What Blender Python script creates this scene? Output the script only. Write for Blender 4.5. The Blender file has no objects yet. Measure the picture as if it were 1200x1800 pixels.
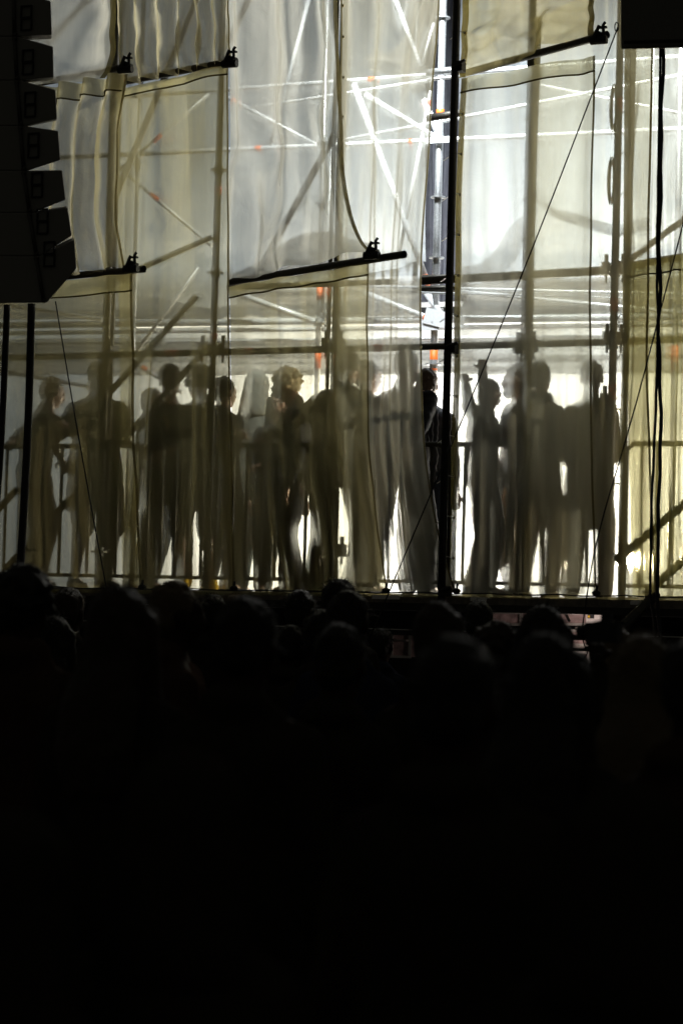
import bpy, math, random
from mathutils import Vector, Matrix, noise
random.seed(7)
R = math.radians
S = bpy.context.scene
COL = S.collection

# ------------------------------------------------------------ camera
PSI, TAU, RHO, FPX, DIST = R(23), math.atan(210/4300), R(1.6), 4300.0, 17.0
CAM = Vector((DIST*math.sin(PSI), -DIST*math.cos(PSI), 1.6))
F0 = Vector((-math.sin(PSI), math.cos(PSI), 0)); R0 = Vector((math.cos(PSI), math.sin(PSI), 0)); ZZ = Vector((0, 0, 1))
FW = F0*math.cos(TAU)+ZZ*math.sin(TAU); U0 = ZZ*math.cos(TAU)-F0*math.sin(TAU)
RT = R0*math.cos(RHO)+U0*math.sin(RHO); UP = U0*math.cos(RHO)-R0*math.sin(RHO)
cd = bpy.data.cameras.new('camera'); cam = bpy.data.objects.new('camera', cd); COL.objects.link(cam)
cam.matrix_world = Matrix(((RT.x, UP.x, -FW.x, CAM.x), (RT.y, UP.y, -FW.y, CAM.y), (RT.z, UP.z, -FW.z, CAM.z), (0, 0, 0, 1)))
cd.sensor_width = 36; cd.lens = FPX/1800*36; cd.clip_start = .1; cd.clip_end = 400
cd.dof.use_dof = True; cd.dof.focus_distance = 17.3; cd.dof.aperture_fstop = 3.2
S.camera = cam
S.render.resolution_x = 682; S.render.resolution_y = 1024

def P(px, py, y=0.0):
    """world point on the plane at depth y behind the stage front, for a point of the photograph"""
    d = FW*FPX+RT*(px-600)+UP*(900-py)
    return CAM+d*((y-CAM.y)/d.y)
def PD(px, py, dist):
    return CAM+(FW*FPX+RT*(px-600)+UP*(900-py))*(dist/FPX)

# ------------------------------------------------------------ world and light (night, lit stage)
W = bpy.data.worlds.new('World'); S.world = W; W.use_nodes = True
bg = W.node_tree.nodes['Background']; bg.inputs[0].default_value = (.5, .5, .42, 1); bg.inputs[1].default_value = .05
S.view_settings.view_transform = 'Standard'; S.view_settings.look = 'None'; S.view_settings.gamma = 1
S.view_settings.exposure = .15
S.cycles.transparent_max_bounces = 40; S.cycles.max_bounces = 10
S.cycles.transmission_bounces = 8; S.cycles.diffuse_bounces = 4; S.cycles.sample_clamp_indirect = 4

def lamp(name, kind, loc, aim, energy, col, **k):
    l = bpy.data.lights.new(name, kind); o = bpy.data.objects.new(name, l); COL.objects.link(o)
    o.location = loc; d = Vector(aim)-Vector(loc); o.rotation_euler = d.to_track_quat('-Z', 'Y').to_euler()
    l.energy = energy; l.color = col
    for a, v in k.items(): setattr(l, a, v)
    return o
COOL = (.9, .97, 1.0); NEUT = (1, .98, .92); WARM = (1, .88, .66)
lamp('rear_wash', 'AREA', (-.9, 9.5, 5.8), (-.7, 4, 5.4), 170, (.82, .91, 1), shape='RECTANGLE', size=6, size_y=3)
lamp('rear_low_wash', 'AREA', (-.5, 7.6, 2.9), (-.6, 4, 2.9), 265, (1, .93, .80), shape='RECTANGLE', size=5, size_y=1.4, spread=R(78))
lamp('top_spot_rear', 'SPOT', (.2, 3.6, 8.1), (-.3, 0, 6.0), 780, NEUT, spot_size=R(58), shadow_soft_size=.10, spot_blend=.7)
lamp('top_spot_right', 'SPOT', (2.6, 3.4, 7.9), (1.7, 0, 5.9), 460, NEUT, spot_size=R(58), shadow_soft_size=.10, spot_blend=.7)
lamp('top_wash', 'AREA', (.8, .5, 8.6), (.6, 3.4, 5.3), 230, COOL, shape='RECTANGLE', size=4, size_y=.3, spread=R(60))

# ------------------------------------------------------------ materials
def mat(name, col, rough=.6, metal=0.0, spec=.5, bump=0, scale=60, var=0.0, sheen=0):
    m = bpy.data.materials.new(name); m.use_nodes = True; nt = m.node_tree; b = nt.nodes['Principled BSDF']
    b.inputs['Base Color'].default_value = (*col, 1); b.inputs['Roughness'].default_value = rough
    b.inputs['Metallic'].default_value = metal; b.inputs['Specular IOR Level'].default_value = spec
    if sheen: b.inputs['Sheen Weight'].default_value = sheen
    if bump or var:
        tc = nt.nodes.new('ShaderNodeTexCoord'); n = nt.nodes.new('ShaderNodeTexNoise'); n.inputs['Scale'].default_value = scale
        n.inputs['Detail'].default_value = 6
        nt.links.new(tc.outputs['Object'], n.inputs['Vector'])
        if bump:
            bp = nt.nodes.new('ShaderNodeBump'); bp.inputs['Strength'].default_value = bump; bp.inputs['Distance'].default_value = .01
            nt.links.new(n.outputs['Fac'], bp.inputs['Height']); nt.links.new(bp.outputs[0], b.inputs['Normal'])
        if var:
            r = nt.nodes.new('ShaderNodeValToRGB'); r.color_ramp.elements[0].position = .35; r.color_ramp.elements[1].position = .7
            r.color_ramp.elements[0].color = (*[c*(1-var) for c in col], 1); r.color_ramp.elements[1].color = (*[min(1, c*(1+var)) for c in col], 1)
            nt.links.new(n.outputs['Fac'], r.inputs[0]); nt.links.new(r.outputs[0], b.inputs['Base Color'])
    return m

def fabric(name, col, opacity, diff=.3, graze=.75, streak=.1, tcol=None, blur=0):
    """sheer woven cloth: partly open (transparent), the threads scatter light to both sides"""
    m = bpy.data.materials.new(name); m.use_nodes = True; nt = m.node_tree; N = nt.nodes; L = nt.links
    for n in list(N): N.remove(n)
    out = N.new('ShaderNodeOutputMaterial'); mx = N.new('ShaderNodeMixShader'); tr = N.new('ShaderNodeBsdfTransparent')
    tr.inputs[0].default_value = (*(tcol or (1, 1, 1)), 1)
    df = N.new('ShaderNodeBsdfDiffuse'); tl = N.new('ShaderNodeBsdfTranslucent'); m2 = N.new('ShaderNodeMixShader')
    m2.inputs[0].default_value = diff
    tc = N.new('ShaderNodeTexCoord'); mp = N.new('ShaderNodeMapping'); mp.inputs['Scale'].default_value = (9, 9, .55)
    n = N.new('ShaderNodeTexNoise'); n.inputs['Scale'].default_value = 2.2; n.inputs['Detail'].default_value = 7; n.inputs['Roughness'].default_value = .6
    L.new(tc.outputs['Object'], mp.inputs[0]); L.new(mp.outputs[0], n.inputs['Vector'])
    cr = N.new('ShaderNodeValToRGB'); e = cr.color_ramp.elements
    e[0].position = .3; e[1].position = .72
    e[0].color = (*[c*(1-streak*1.2) for c in col], 1); e[1].color = (*[min(1, c*(1+streak*.6)) for c in col], 1)
    L.new(n.outputs['Fac'], cr.inputs[0]); L.new(cr.outputs[0], df.inputs[0]); L.new(cr.outputs[0], tl.inputs[0])
    # creases
    n2 = N.new('ShaderNodeTexNoise'); n2.inputs['Scale'].default_value = 3.5; n2.inputs['Detail'].default_value = 8
    L.new(tc.outputs['Object'], n2.inputs['Vector'])
    bp = N.new('ShaderNodeBump'); bp.inputs['Strength'].default_value = .6; bp.inputs['Distance'].default_value = .06; n2.inputs['Distortion'].default_value = 1.2
    L.new(n2.outputs['Fac'], bp.inputs['Height']); L.new(bp.outputs[0], df.inputs['Normal']); L.new(bp.outputs[0], tl.inputs['Normal'])
    L.new(df.outputs[0], m2.inputs[2]); L.new(tl.outputs[0], m2.inputs[1])
    rf = N.new('ShaderNodeBsdfRefraction'); rf.inputs['IOR'].default_value = 1.035; rf.inputs['Roughness'].default_value = .45; rf.inputs[0].default_value = (*(tcol or (1, 1, 1)), 1)
    mb_ = N.new('ShaderNodeMixShader'); mb_.inputs[0].default_value = blur; L.new(tr.outputs[0], mb_.inputs[1]); L.new(rf.outputs[0], mb_.inputs[2])
    lw = N.new('ShaderNodeLayerWeight'); lw.inputs[0].default_value = .5
    pw = N.new('ShaderNodeMath'); pw.operation = 'POWER'; pw.inputs[1].default_value = 1.6; L.new(lw.outputs['Facing'], pw.inputs[0])
    ma = N.new('ShaderNodeMath'); ma.operation = 'MULTIPLY_ADD'; ma.inputs[1].default_value = graze*(1-opacity); ma.inputs[2].default_value = opacity
    L.new(pw.outputs[0], ma.inputs[0]); ma.use_clamp = True
    mm = N.new('ShaderNodeMapRange'); mm.inputs[1].default_value = .3; mm.inputs[2].default_value = .7; mm.inputs[3].default_value = 1-streak; mm.inputs[4].default_value = 1+streak
    L.new(n.outputs['Fac'], mm.inputs[0])
    mu = N.new('ShaderNodeMath'); mu.operation = 'MULTIPLY'; mu.use_clamp = True
    L.new(ma.outputs[0], mu.inputs[0]); L.new(mm.outputs[0], mu.inputs[1])
    L.new(mu.outputs[0], mx.inputs[0]); L.new((mb_ if blur else tr).outputs[0], mx.inputs[1]); L.new(m2.outputs[0], mx.inputs[2]); L.new(mx.outputs[0], out.inputs[0])
    return m

M = {}
M['sheer'] = fabric('sheer_front_cloth', (.46, .40, .19), .25, diff=.12, blur=.28, tcol=(1, .965, .80))
M['milky'] = fabric('milky_billowing_cloth', (.60, .585, .50), .44, diff=.12, blur=.4, tcol=(1, .99, .92))
M['cool'] = fabric('sheer_cool_cloth', (.55, .53, .41), .34, diff=.12, blur=.35, tcol=(1, .995, .95))
M['pleated'] = fabric('pleated_front_cloth', (.56, .51, .33), .60, diff=.15, blur=.3, streak=.15, tcol=(1, .98, .90))
M['sheer_pale'] = fabric('sheer_pale_cloth', (.56, .51, .33), .34, diff=.12, blur=.38, tcol=(1, .985, .90))
M['sheer_olive'] = fabric('sheer_olive_hem', (.36, .33, .13), .60, diff=.12, tcol=(.9, .87, .65))
M['sleeve'] = fabric('head_sleeve_cloth', (.42, .39, .24), .50, diff=.12, tcol=(.95, .94, .84), blur=.5)
M['hem'] = fabric('hem_tape', (.13, .11, .04), .92, diff=.2, graze=1)
M['hem_dark'] = fabric('edge_tape', (.14, .12, .06), .95, diff=.2, graze=1)
M['rear'] = fabric('rear_white_cloth', (.80, .83, .85), .93, diff=.3, streak=.05)
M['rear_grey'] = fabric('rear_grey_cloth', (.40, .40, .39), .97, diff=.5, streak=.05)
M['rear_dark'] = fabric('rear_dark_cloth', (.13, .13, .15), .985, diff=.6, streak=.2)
M['shadow_patch'] = fabric('shadow_patch_cloth', (.24, .23, .20), .5, diff=.2)  # grey of the added pieces that give the banners shadow blotches
M['shadow_patch_dense'] = fabric('dense_shadow_patch_cloth', (.20, .19, .16), .72, diff=.2)
M['skirt'] = fabric('deck_edge_skirt', (.42, .38, .20), .8, diff=.25)
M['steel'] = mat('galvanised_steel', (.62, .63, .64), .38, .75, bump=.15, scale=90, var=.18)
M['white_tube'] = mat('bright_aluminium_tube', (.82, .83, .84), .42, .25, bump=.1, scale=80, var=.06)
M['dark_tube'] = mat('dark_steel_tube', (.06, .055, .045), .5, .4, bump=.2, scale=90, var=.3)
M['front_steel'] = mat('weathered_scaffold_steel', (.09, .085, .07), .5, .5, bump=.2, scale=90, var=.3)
M['orange'] = mat('orange_marking', (.9, .17, .02), .55)
M['red'] = mat('red_marking', (.7, .06, .02), .55)
M['black'] = mat('matt_black_paint', (.012, .012, .012), .7, bump=.3, scale=200)
M['black_rough'] = mat('black_cabinet_paint', (.19, .18, .155), .6, bump=.5, scale=260, var=.3)
M['rubber'] = mat('black_rubber', (.01, .01, .01), .65)
M['brass'] = mat('brass_grommet', (.75, .62, .35), .3, .9)
M['tie'] = mat('clear_cable_tie', (.75, .74, .66), .35)
M['deck'] = mat('stage_deck_board', (.20, .17, .14), .45, bump=.3, scale=30, var=.3)
M['fascia'] = mat('dark_deck_beam', (.035, .032, .028), .6, .2, bump=.3, scale=50, var=.3)
M['case'] = mat('flight_case_board', (.34, .25, .24), .5, bump=.4, scale=14, var=.45)
M['alu'] = mat('case_edge_aluminium', (.6, .58, .54), .35, .7)
M['card'] = mat('white_paper_label', (.8, .77, .74), .7)
M['print_black'] = mat('black_print', (.02, .02, .02), .7)
M['print_yellow'] = mat('yellow_print', (.85, .55, .03), .6)
M['print_grey'] = mat('grey_print', (.3, .3, .3), .7)
M['ground'] = mat('trampled_ground', (.03, .027, .02), .95, bump=.8, scale=9, var=.4)
SK = [mat('skin_%s' % n, c, .5, bump=.1, scale=120, var=.08) for n, c in (('light', (.48, .30, .21)), ('tan', (.33, .19, .12)), ('deep', (.12, .065, .045)))]
def cloth(name, c, var=.12): return mat(name, c, .9, bump=.35, scale=60, var=var, spec=0 if name.startswith('crowd') else .15)
CL = dict(black=cloth('black_cotton', (.016, .016, .017)), charcoal=cloth('charcoal_cotton', (.045, .043, .04)), navy=cloth('navy_shiny_jacket', (.02, .028, .09)),
          grey=cloth('grey_knit', (.15, .145, .13)), olive=cloth('olive_canvas', (.14, .135, .085)), beige=cloth('beige_coat', (.30, .26, .19)),
          pale=cloth('pale_grey_hooded_coat', (.30, .30, .27)), denim=cloth('dark_denim', (.045, .055, .08), .3), brown=cloth('brown_cloth', (.09, .06, .04)),
          tie=cloth('mottled_trousers', (.17, .17, .12), .8), jeans=cloth('pale_jeans', (.20, .22, .21), .4), yellow=cloth('yellow_shoe', (.8, .5, .03)),
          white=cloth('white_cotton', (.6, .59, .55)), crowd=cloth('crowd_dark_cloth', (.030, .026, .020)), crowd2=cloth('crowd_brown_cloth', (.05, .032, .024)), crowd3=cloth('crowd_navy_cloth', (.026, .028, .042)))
_m = CL['navy']; _nt = _m.node_tree; _b = _nt.nodes['Principled BSDF']; _tc = _nt.nodes.new('ShaderNodeTexCoord'); _w = _nt.nodes.new('ShaderNodeTexWave')
_w.inputs['Scale'].default_value = 9; _w.inputs['Distortion'].default_value = 5; _w.inputs['Detail'].default_value = 1.5; _w.inputs['Detail Scale'].default_value = 1.2
_r = _nt.nodes.new('ShaderNodeValToRGB'); _r.color_ramp.elements[0].position = .86; _r.color_ramp.elements[0].color = (.008, .010, .028, 1); _r.color_ramp.elements[1].position = .94; _r.color_ramp.elements[1].color = (.35, .36, .45, 1)
_nt.links.new(_tc.outputs['Object'], _w.inputs['Vector']); _nt.links.new(_w.outputs['Fac'], _r.inputs[0]); _nt.links.new(_r.outputs[0], _b.inputs['Base Color']); _b.inputs['Roughness'].default_value = .4; _b.inputs['Specular IOR Level'].default_value = .5
HA = dict(black=mat('black_hair', (.010, .008, .007), .6, spec=.2, bump=.8, scale=90), brown=mat('brown_hair', (.035, .02, .012), .45, bump=.8, scale=90),
          blond=mat('blond_hair', (.42, .33, .17), .5, bump=.8, scale=90, var=.2), grey=mat('light_brown_hair', (.10, .07, .045), .45, bump=.8, scale=90))
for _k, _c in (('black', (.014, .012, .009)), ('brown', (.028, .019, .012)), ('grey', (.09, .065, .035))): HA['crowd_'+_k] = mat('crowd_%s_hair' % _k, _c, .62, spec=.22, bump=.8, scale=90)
SK.append(mat('skin_painted_dark', (.03, .02, .015), .8, spec=.05))  # audience skin, night shade put into its colour
M['eye'] = mat('eye_white', (.7, .68, .65), .2)
M['glass'] = mat('dark_sunglass_lens', (.01, .01, .01), .1)

# ------------------------------------------------------------ mesh helpers
class MB:
    def __init__(s): s.v = []; s.f = []
    def add(s, vs, fs):
        o = len(s.v); s.v += [tuple(v) for v in vs]; s.f += [tuple(i+o for i in f) for f in fs]
    def box(s, c, d, rot=None):
        c = Vector(c); vs = []
        for x in (-.5, .5):
            for y in (-.5, .5):
                for z in (-.5, .5):
                    v = Vector((x*d[0], y*d[1], z*d[2])); vs.append(c+(rot@v if rot else v))
        s.add(vs, [(0, 1, 3, 2), (4, 6, 7, 5), (0, 4, 5, 1), (2, 3, 7, 6), (0, 2, 6, 4), (1, 5, 7, 3)])
    def tube(s, pts, rad, n=10, cap=True, hollow=False):
        pts = [Vector(p) for p in pts]; rs = rad if isinstance(rad, (list, tuple)) else [rad]*len(pts)
        rings = []; prev = None
        for i, p in enumerate(pts):
            t = (pts[min(i+1, len(pts)-1)]-pts[max(i-1, 0)]).normalized()
            if prev is None:
                a = Vector((0, 0, 1)) if abs(t.z) < .9 else Vector((1, 0, 0)); u = t.cross(a).normalized()
            else: u = (prev-t*prev.dot(t)).normalized()
            prev = u; w = t.cross(u)
            rings.append([p+(u*math.cos(2*math.pi*k/n)+w*math.sin(2*math.pi*k/n))*rs[i] for k in range(n)])
        vs = [v for r in rings for v in r]; fs = []
        for i in range(len(rings)-1):
            for k in range(n): fs.append((i*n+k, i*n+(k+1) % n, (i+1)*n+(k+1) % n, (i+1)*n+k))
        if cap:
            fs.append(tuple(range(n))[::-1]); fs.append(tuple(range((len(rings)-1)*n, len(rings)*n)))
        s.add(vs, fs)
    def loft(s, rings, n=14):
        """rings: (centre, rx, ry, Xaxis, Yaxis)"""
        vs = []; fs = []
        r0 = rings[0]; r1 = rings[-1]
        for c, rx, ry, X, Y in rings:
            for k in range(n):
                a = 2*math.pi*k/n; vs.append(c+X*(rx*math.cos(a))+Y*(ry*math.sin(a)))
        for i in range(len(rings)-1):
            for k in range(n): fs.append((i*n+k, i*n+(k+1) % n, (i+1)*n+(k+1) % n, (i+1)*n+k))
        fs.append(tuple(range(n))[::-1]); fs.append(tuple(range((len(rings)-1)*n, len(rings)*n)))
        s.add(vs, fs)
    def ell(s, c, r, rot=None, nu=12, nv=8):
        vs = []; c = Vector(c)
        for j in range(nv+1):
            th = math.pi*j/nv
            for k in range(nu):
                a = 2*math.pi*k/nu; v = Vector((r[0]*math.sin(th)*math.cos(a), r[1]*math.sin(th)*math.sin(a), r[2]*math.cos(th)))
                vs.append(c+(rot@v if rot else v))
        fs = []
        for j in range(nv):
            for k in range(nu):
                a, b = j*nu+k, j*nu+(k+1) % nu
                if j == 0: fs.append((a, a+nu, b+nu))
                elif j == nv-1: fs.append((a, a+nu, b))
                else: fs.append((a, a+nu, b+nu, b))
        s.add(vs, fs)
    def cap(s, a, b, ra, rb, n=10):
        a = Vector(a); b = Vector(b); d = b-a; L = d.length or 1e-5; t = d/L
        ref = Vector((0, 0, 1)) if abs(t.z) < .9 else Vector((1, 0, 0)); u = t.cross(ref).normalized(); w = t.cross(u)
        rings = []
        for k in range(1, 4):
            an = math.pi/2*k/4; rings.append((a-t*ra*math.cos(an), ra*math.sin(an)))
        rings.append((a, ra)); rings.append((b, rb))
        for k in range(3, 0, -1):
            an = math.pi/2*k/4; rings.append((b+t*rb*math.cos(an), rb*math.sin(an)))
        s.loft([(c, r, r, u, w) for c, r in rings], n)
    def mesh(s, name, smooth=True):
        m = bpy.data.meshes.new(name); m.from_pydata(s.v, [], s.f); m.update()
        if smooth: m.polygons.foreach_set('use_smooth', [True]*len(m.polygons))
        return m
    def build(s, name, material, parent=None, smooth=False):
        return link(name, s.mesh(name, smooth), material, parent)
def link(name, me, material, parent=None):
    o = bpy.data.objects.new(name, me); COL.objects.link(o)
    if material and not me.materials: me.materials.append(material)
    if parent:
        o.parent = parent
        o.matrix_parent_inverse = parent.matrix_basis.inverted()
    return o
def tag(o, label=None, cat=None, group=None, kind=None):
    if label: o['label'] = label
    if cat: o['category'] = cat
    if group: o['group'] = group
    if kind: o['kind'] = kind
    return o
def empty(name, loc, label, cat, group=None):
    o = bpy.data.objects.new(name, None); COL.objects.link(o); o.location = loc; o.empty_display_size = .1
    return tag(o, label, cat, group)

# ------------------------------------------------------------ setting: ground, deck, under-stage
g = MB(); g.add([(-150, -60, 0), (150, -60, 0), (150, 150, 0), (-150, 150, 0)], [(0, 1, 2, 3)]); tag(g.build('ground', M['ground']), kind='structure')
DZ = P(600, 1042, 0).z
d = MB(); d.box((0, 3.2, DZ-.03), (24, 6.3, .06)); tag(d.build('stage_floor', M['deck']), kind='structure')
def at_z(px, y): # x coordinate for a pixel column at deck height
    p = P(px, 1040, y); return p.x

t = empty('stage_edge_frame', (0, .1, 0), 'dark steel beams, rails and legs along the front edge of the raised stage', 'stage frame')
b = MB(); b.box((0, .06, DZ-.085), (22, .08, .05)); b.build('edge_beam', M['fascia'], t)
b = MB(); b.box((0, .10, DZ-.265), (22, .07, .035)); b.build('lower_rail', M['fascia'], t)
b = MB(); b.tube([(-11, .05, DZ-.62), (11, .05, DZ-.62)], .03); b.build('lower_rail', M['fascia'], t)
b = MB(); b.box((0, .055, DZ-.243), (22, .012, .006)); b.build('rail_trim', M['alu'], t)
for i in range(9):
    x = -9+2.07*i+.6; b = MB(); b.box((x, .16, (DZ-.06)/2), (.09, .09, DZ-.08)); b.build('leg', M['fascia'], t)
b = MB(); b.tube([P(1095, 1100, -.25), P(1145, 1052, -.05)], .035); b.build('brace', M['fascia'], t)
b = MB(); b.tube([P(1000, 1092, .3), P(985, 1060, .2)], .01); b.build('brace', M['alu'], t)

m = MB(); m.box((0, 2.6, DZ/2-.04), (24, .03, DZ-.1)); tag(m.build('under_stage_dark_panel', M['rubber']), 'added black panel standing for the darkness under the stage behind the flight cases', 'dark panel')  # added panel so the gap under the deck stays dark
def flight_case(x0, x1, z0, z1, y, label, parts=True):
    t = empty('flight_case', ((x0+x1)/2, y, 0), label, 'flight case', 'flight cases stored under the stage')
    m = MB(); m.box(((x0+x1)/2, y+.3, (z0+z1)/2), (x1-x0, .6, z1-z0)); m.build('case_body', M['case'], t)
    for z in (z0, z1):
        m = MB(); m.box(((x0+x1)/2, y-.004, z), (x1-x0+.02, .02, .018)); m.build('edge_trim', M['alu'], t)
    for x in (x0, x1):
        m = MB(); m.box((x, y-.004, (z0+z1)/2), (.018, .02, z1-z0-.018)); m.build('edge_trim', M['alu'], t)
    m = MB(); xc = (x0+x1)/2; m.tube([(xc-.06, y-.005, z0+.12), (xc-.05, y-.03, z0+.12), (xc+.05, y-.03, z0+.12), (xc+.06, y-.005, z0+.12)], .008, 6); m.build('handle', M['alu'], t)
    return t
ys = 1.0
for i, (a, bb, p0, p1, lb) in enumerate([(690, 720, 1108, 1155, 'small scuffed flight case with a round latch, leftmost under the stage'),
        (850, 915, 1076, 1098, 'wide scratched pinkish flight case seen in the slot left of the labelled one'),
        (960, 1068, 1074, 1099, 'long flight case carrying the white paper label under the stage'),
        (985, 1066, 1108, 1135, 'low flight case below the labelled one beside the raised hand'),
        (988, 1034, 1146, 1168, 'lowest flight case with a bright lid rim near the crowd')]):
    A = P(a, p0, ys); B = P(bb, p1, ys); flight_case(A.x, B.x, B.z, A.z, ys, lb)
t = empty('paper_label', P(1050, 1088, .97), 'white paper label with black and yellow emblem stuck on the long flight case', 'label')
A = P(1030, 1079, .972); B = P(1068, 1099, .972)
m = MB(); m.box(((A.x+B.x)/2, .972, (A.z+B.z)/2), (B.x-A.x, .004, A.z-B.z)); m.build('card', M['card'], t)
def onlabel(u0, u1, v0, v1, mt, nm, y=.968):
    m = MB(); x0 = A.x+(B.x-A.x)*u0; x1 = A.x+(B.x-A.x)*u1; z0 = A.z+(B.z-A.z)*v0; z1 = A.z+(B.z-A.z)*v1
    m.box(((x0+x1)/2, y, (z0+z1)/2), (x1-x0, .002, abs(z1-z0))); m.build(nm, mt, t)
onlabel(.05, .36, .08, .42, M['print_black'], 'emblem'); onlabel(.07, .17, .14, .34, M['print_yellow'], 'emblem_mark', .966)
for k in range(4): onlabel(.05, .9-.12*(k % 2), .52+.11*k, .54+.11*k, M['print_grey'], 'text_line')
A = P(743, 1042.5, 0)
for a, bb, lb in ((660, 708, 'flat white sheet of paper on the stage edge left of the black pole'), (832, 860, 'narrow pale strip of paper on the stage edge right of the black pole'), (1112, 1130, 'small pale strip on the stage edge by the hanging cables')):
    a_ = P(a, 1047, -.02); b_ = P(bb, 1047, -.02); m = MB(); m.box(((a_.x+b_.x)/2, -.03, DZ-.015), (b_.x-a_.x, .10, .006))
    m.box(((a_.x+b_.x)/2, -.083, DZ-.028), (b_.x-a_.x, .006, .022)); tag(m.build('paper_sheet', M['card']), lb, 'paper')

# ------------------------------------------------------------ scaffold
def scaf(name, label, y): return empty(name, (0, y, DZ), label, 'scaffold')
front = scaf('front_scaffold', 'dark scaffold frame of standards, ledgers and braces right behind the sheer cloths, with tubes added for shadow bands', .4)
rear = scaf('rear_scaffold', 'bright aluminium scaffold behind the people, tubes crossing over the white cloths', 2.8)
ring_me = None
def rosette(parent, c, mt, r=.062):
    m = MB(); n = 8
    m.tube([(c.x, c.y, c.z-.006), (c.x, c.y, c.z+.006)], r, 12)
    m.tube([(c.x, c.y, c.z-.035), (c.x, c.y, c.z+.035)], .033, 12)
    return m.build('rosette', mt, parent)
def upright(parent, px, py, y, r, mt, z1=8.2, marks=(), rings=(), name='standard'):
    p = P(px, py, y); m = MB(); m.tube([(p.x, y, DZ), (p.x, y, z1)], r, 14); o = m.build(name, mt, parent, True)
    for my, h, mm in marks:
        q = P(px, my, y); k = MB(); k.tube([(p.x, y, q.z-h/2), (p.x, y, q.z+h/2)], r+.002, 14); k.build('coloured_band', M[mm], o, True)
    for my in rings:
        q = P(px, my, y); rosette(o, Vector((p.x, y, q.z)), mt)
    return o
def bar(parent, a, b, y0, y1, r, mt, name='ledger', marks=()):
    A = P(*a, y0); B = P(*b, y1); m = MB(); m.tube([A, B], r, 12); o = m.build(name, mt, parent, True)
    for f, h, mm in marks:
        c = A.lerp(B, f); dv = (B-A).normalized()*h/2; k = MB(); k.tube([c-dv, c+dv], r+.002, 12); k.build('coloured_band', M[mm], o, True)
    return o
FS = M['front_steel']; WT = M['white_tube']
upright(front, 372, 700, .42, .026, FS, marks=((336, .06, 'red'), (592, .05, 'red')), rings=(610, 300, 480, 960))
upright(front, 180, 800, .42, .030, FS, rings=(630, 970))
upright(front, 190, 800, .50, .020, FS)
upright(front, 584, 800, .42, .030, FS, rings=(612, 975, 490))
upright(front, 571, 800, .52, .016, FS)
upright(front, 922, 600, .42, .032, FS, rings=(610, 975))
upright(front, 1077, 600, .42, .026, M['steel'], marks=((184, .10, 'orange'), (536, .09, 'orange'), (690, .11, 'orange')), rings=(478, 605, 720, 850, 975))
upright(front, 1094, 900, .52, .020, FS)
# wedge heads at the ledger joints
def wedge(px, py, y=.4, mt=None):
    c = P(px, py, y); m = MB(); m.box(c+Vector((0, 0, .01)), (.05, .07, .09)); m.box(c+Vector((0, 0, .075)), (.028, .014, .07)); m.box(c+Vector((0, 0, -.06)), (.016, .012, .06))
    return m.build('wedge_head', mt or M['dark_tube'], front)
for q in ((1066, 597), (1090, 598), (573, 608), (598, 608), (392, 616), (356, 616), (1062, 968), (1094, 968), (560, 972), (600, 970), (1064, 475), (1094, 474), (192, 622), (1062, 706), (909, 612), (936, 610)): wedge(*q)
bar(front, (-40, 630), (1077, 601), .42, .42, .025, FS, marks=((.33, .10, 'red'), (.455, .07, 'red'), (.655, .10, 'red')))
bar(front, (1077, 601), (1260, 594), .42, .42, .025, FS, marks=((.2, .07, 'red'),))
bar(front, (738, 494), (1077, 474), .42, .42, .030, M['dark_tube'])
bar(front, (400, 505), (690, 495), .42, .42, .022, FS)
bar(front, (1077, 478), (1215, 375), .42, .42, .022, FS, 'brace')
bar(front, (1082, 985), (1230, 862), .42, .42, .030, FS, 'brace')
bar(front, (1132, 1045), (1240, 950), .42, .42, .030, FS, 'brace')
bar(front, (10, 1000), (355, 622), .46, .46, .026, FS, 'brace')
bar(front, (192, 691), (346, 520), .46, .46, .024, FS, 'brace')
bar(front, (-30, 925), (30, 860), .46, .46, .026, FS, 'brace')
bar(front, (60, 100), (170, -20), .7, .7, .026, FS, 'brace')  # tubes added from here on to draw broad grey shadow bands on the cloths
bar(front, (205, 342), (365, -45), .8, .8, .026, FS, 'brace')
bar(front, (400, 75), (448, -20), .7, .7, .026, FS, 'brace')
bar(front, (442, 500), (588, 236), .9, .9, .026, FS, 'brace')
bar(front, (186, 498), (372, 417), .8, .8, .022, FS, 'brace')  # last of the tubes added as shadow bands
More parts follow.
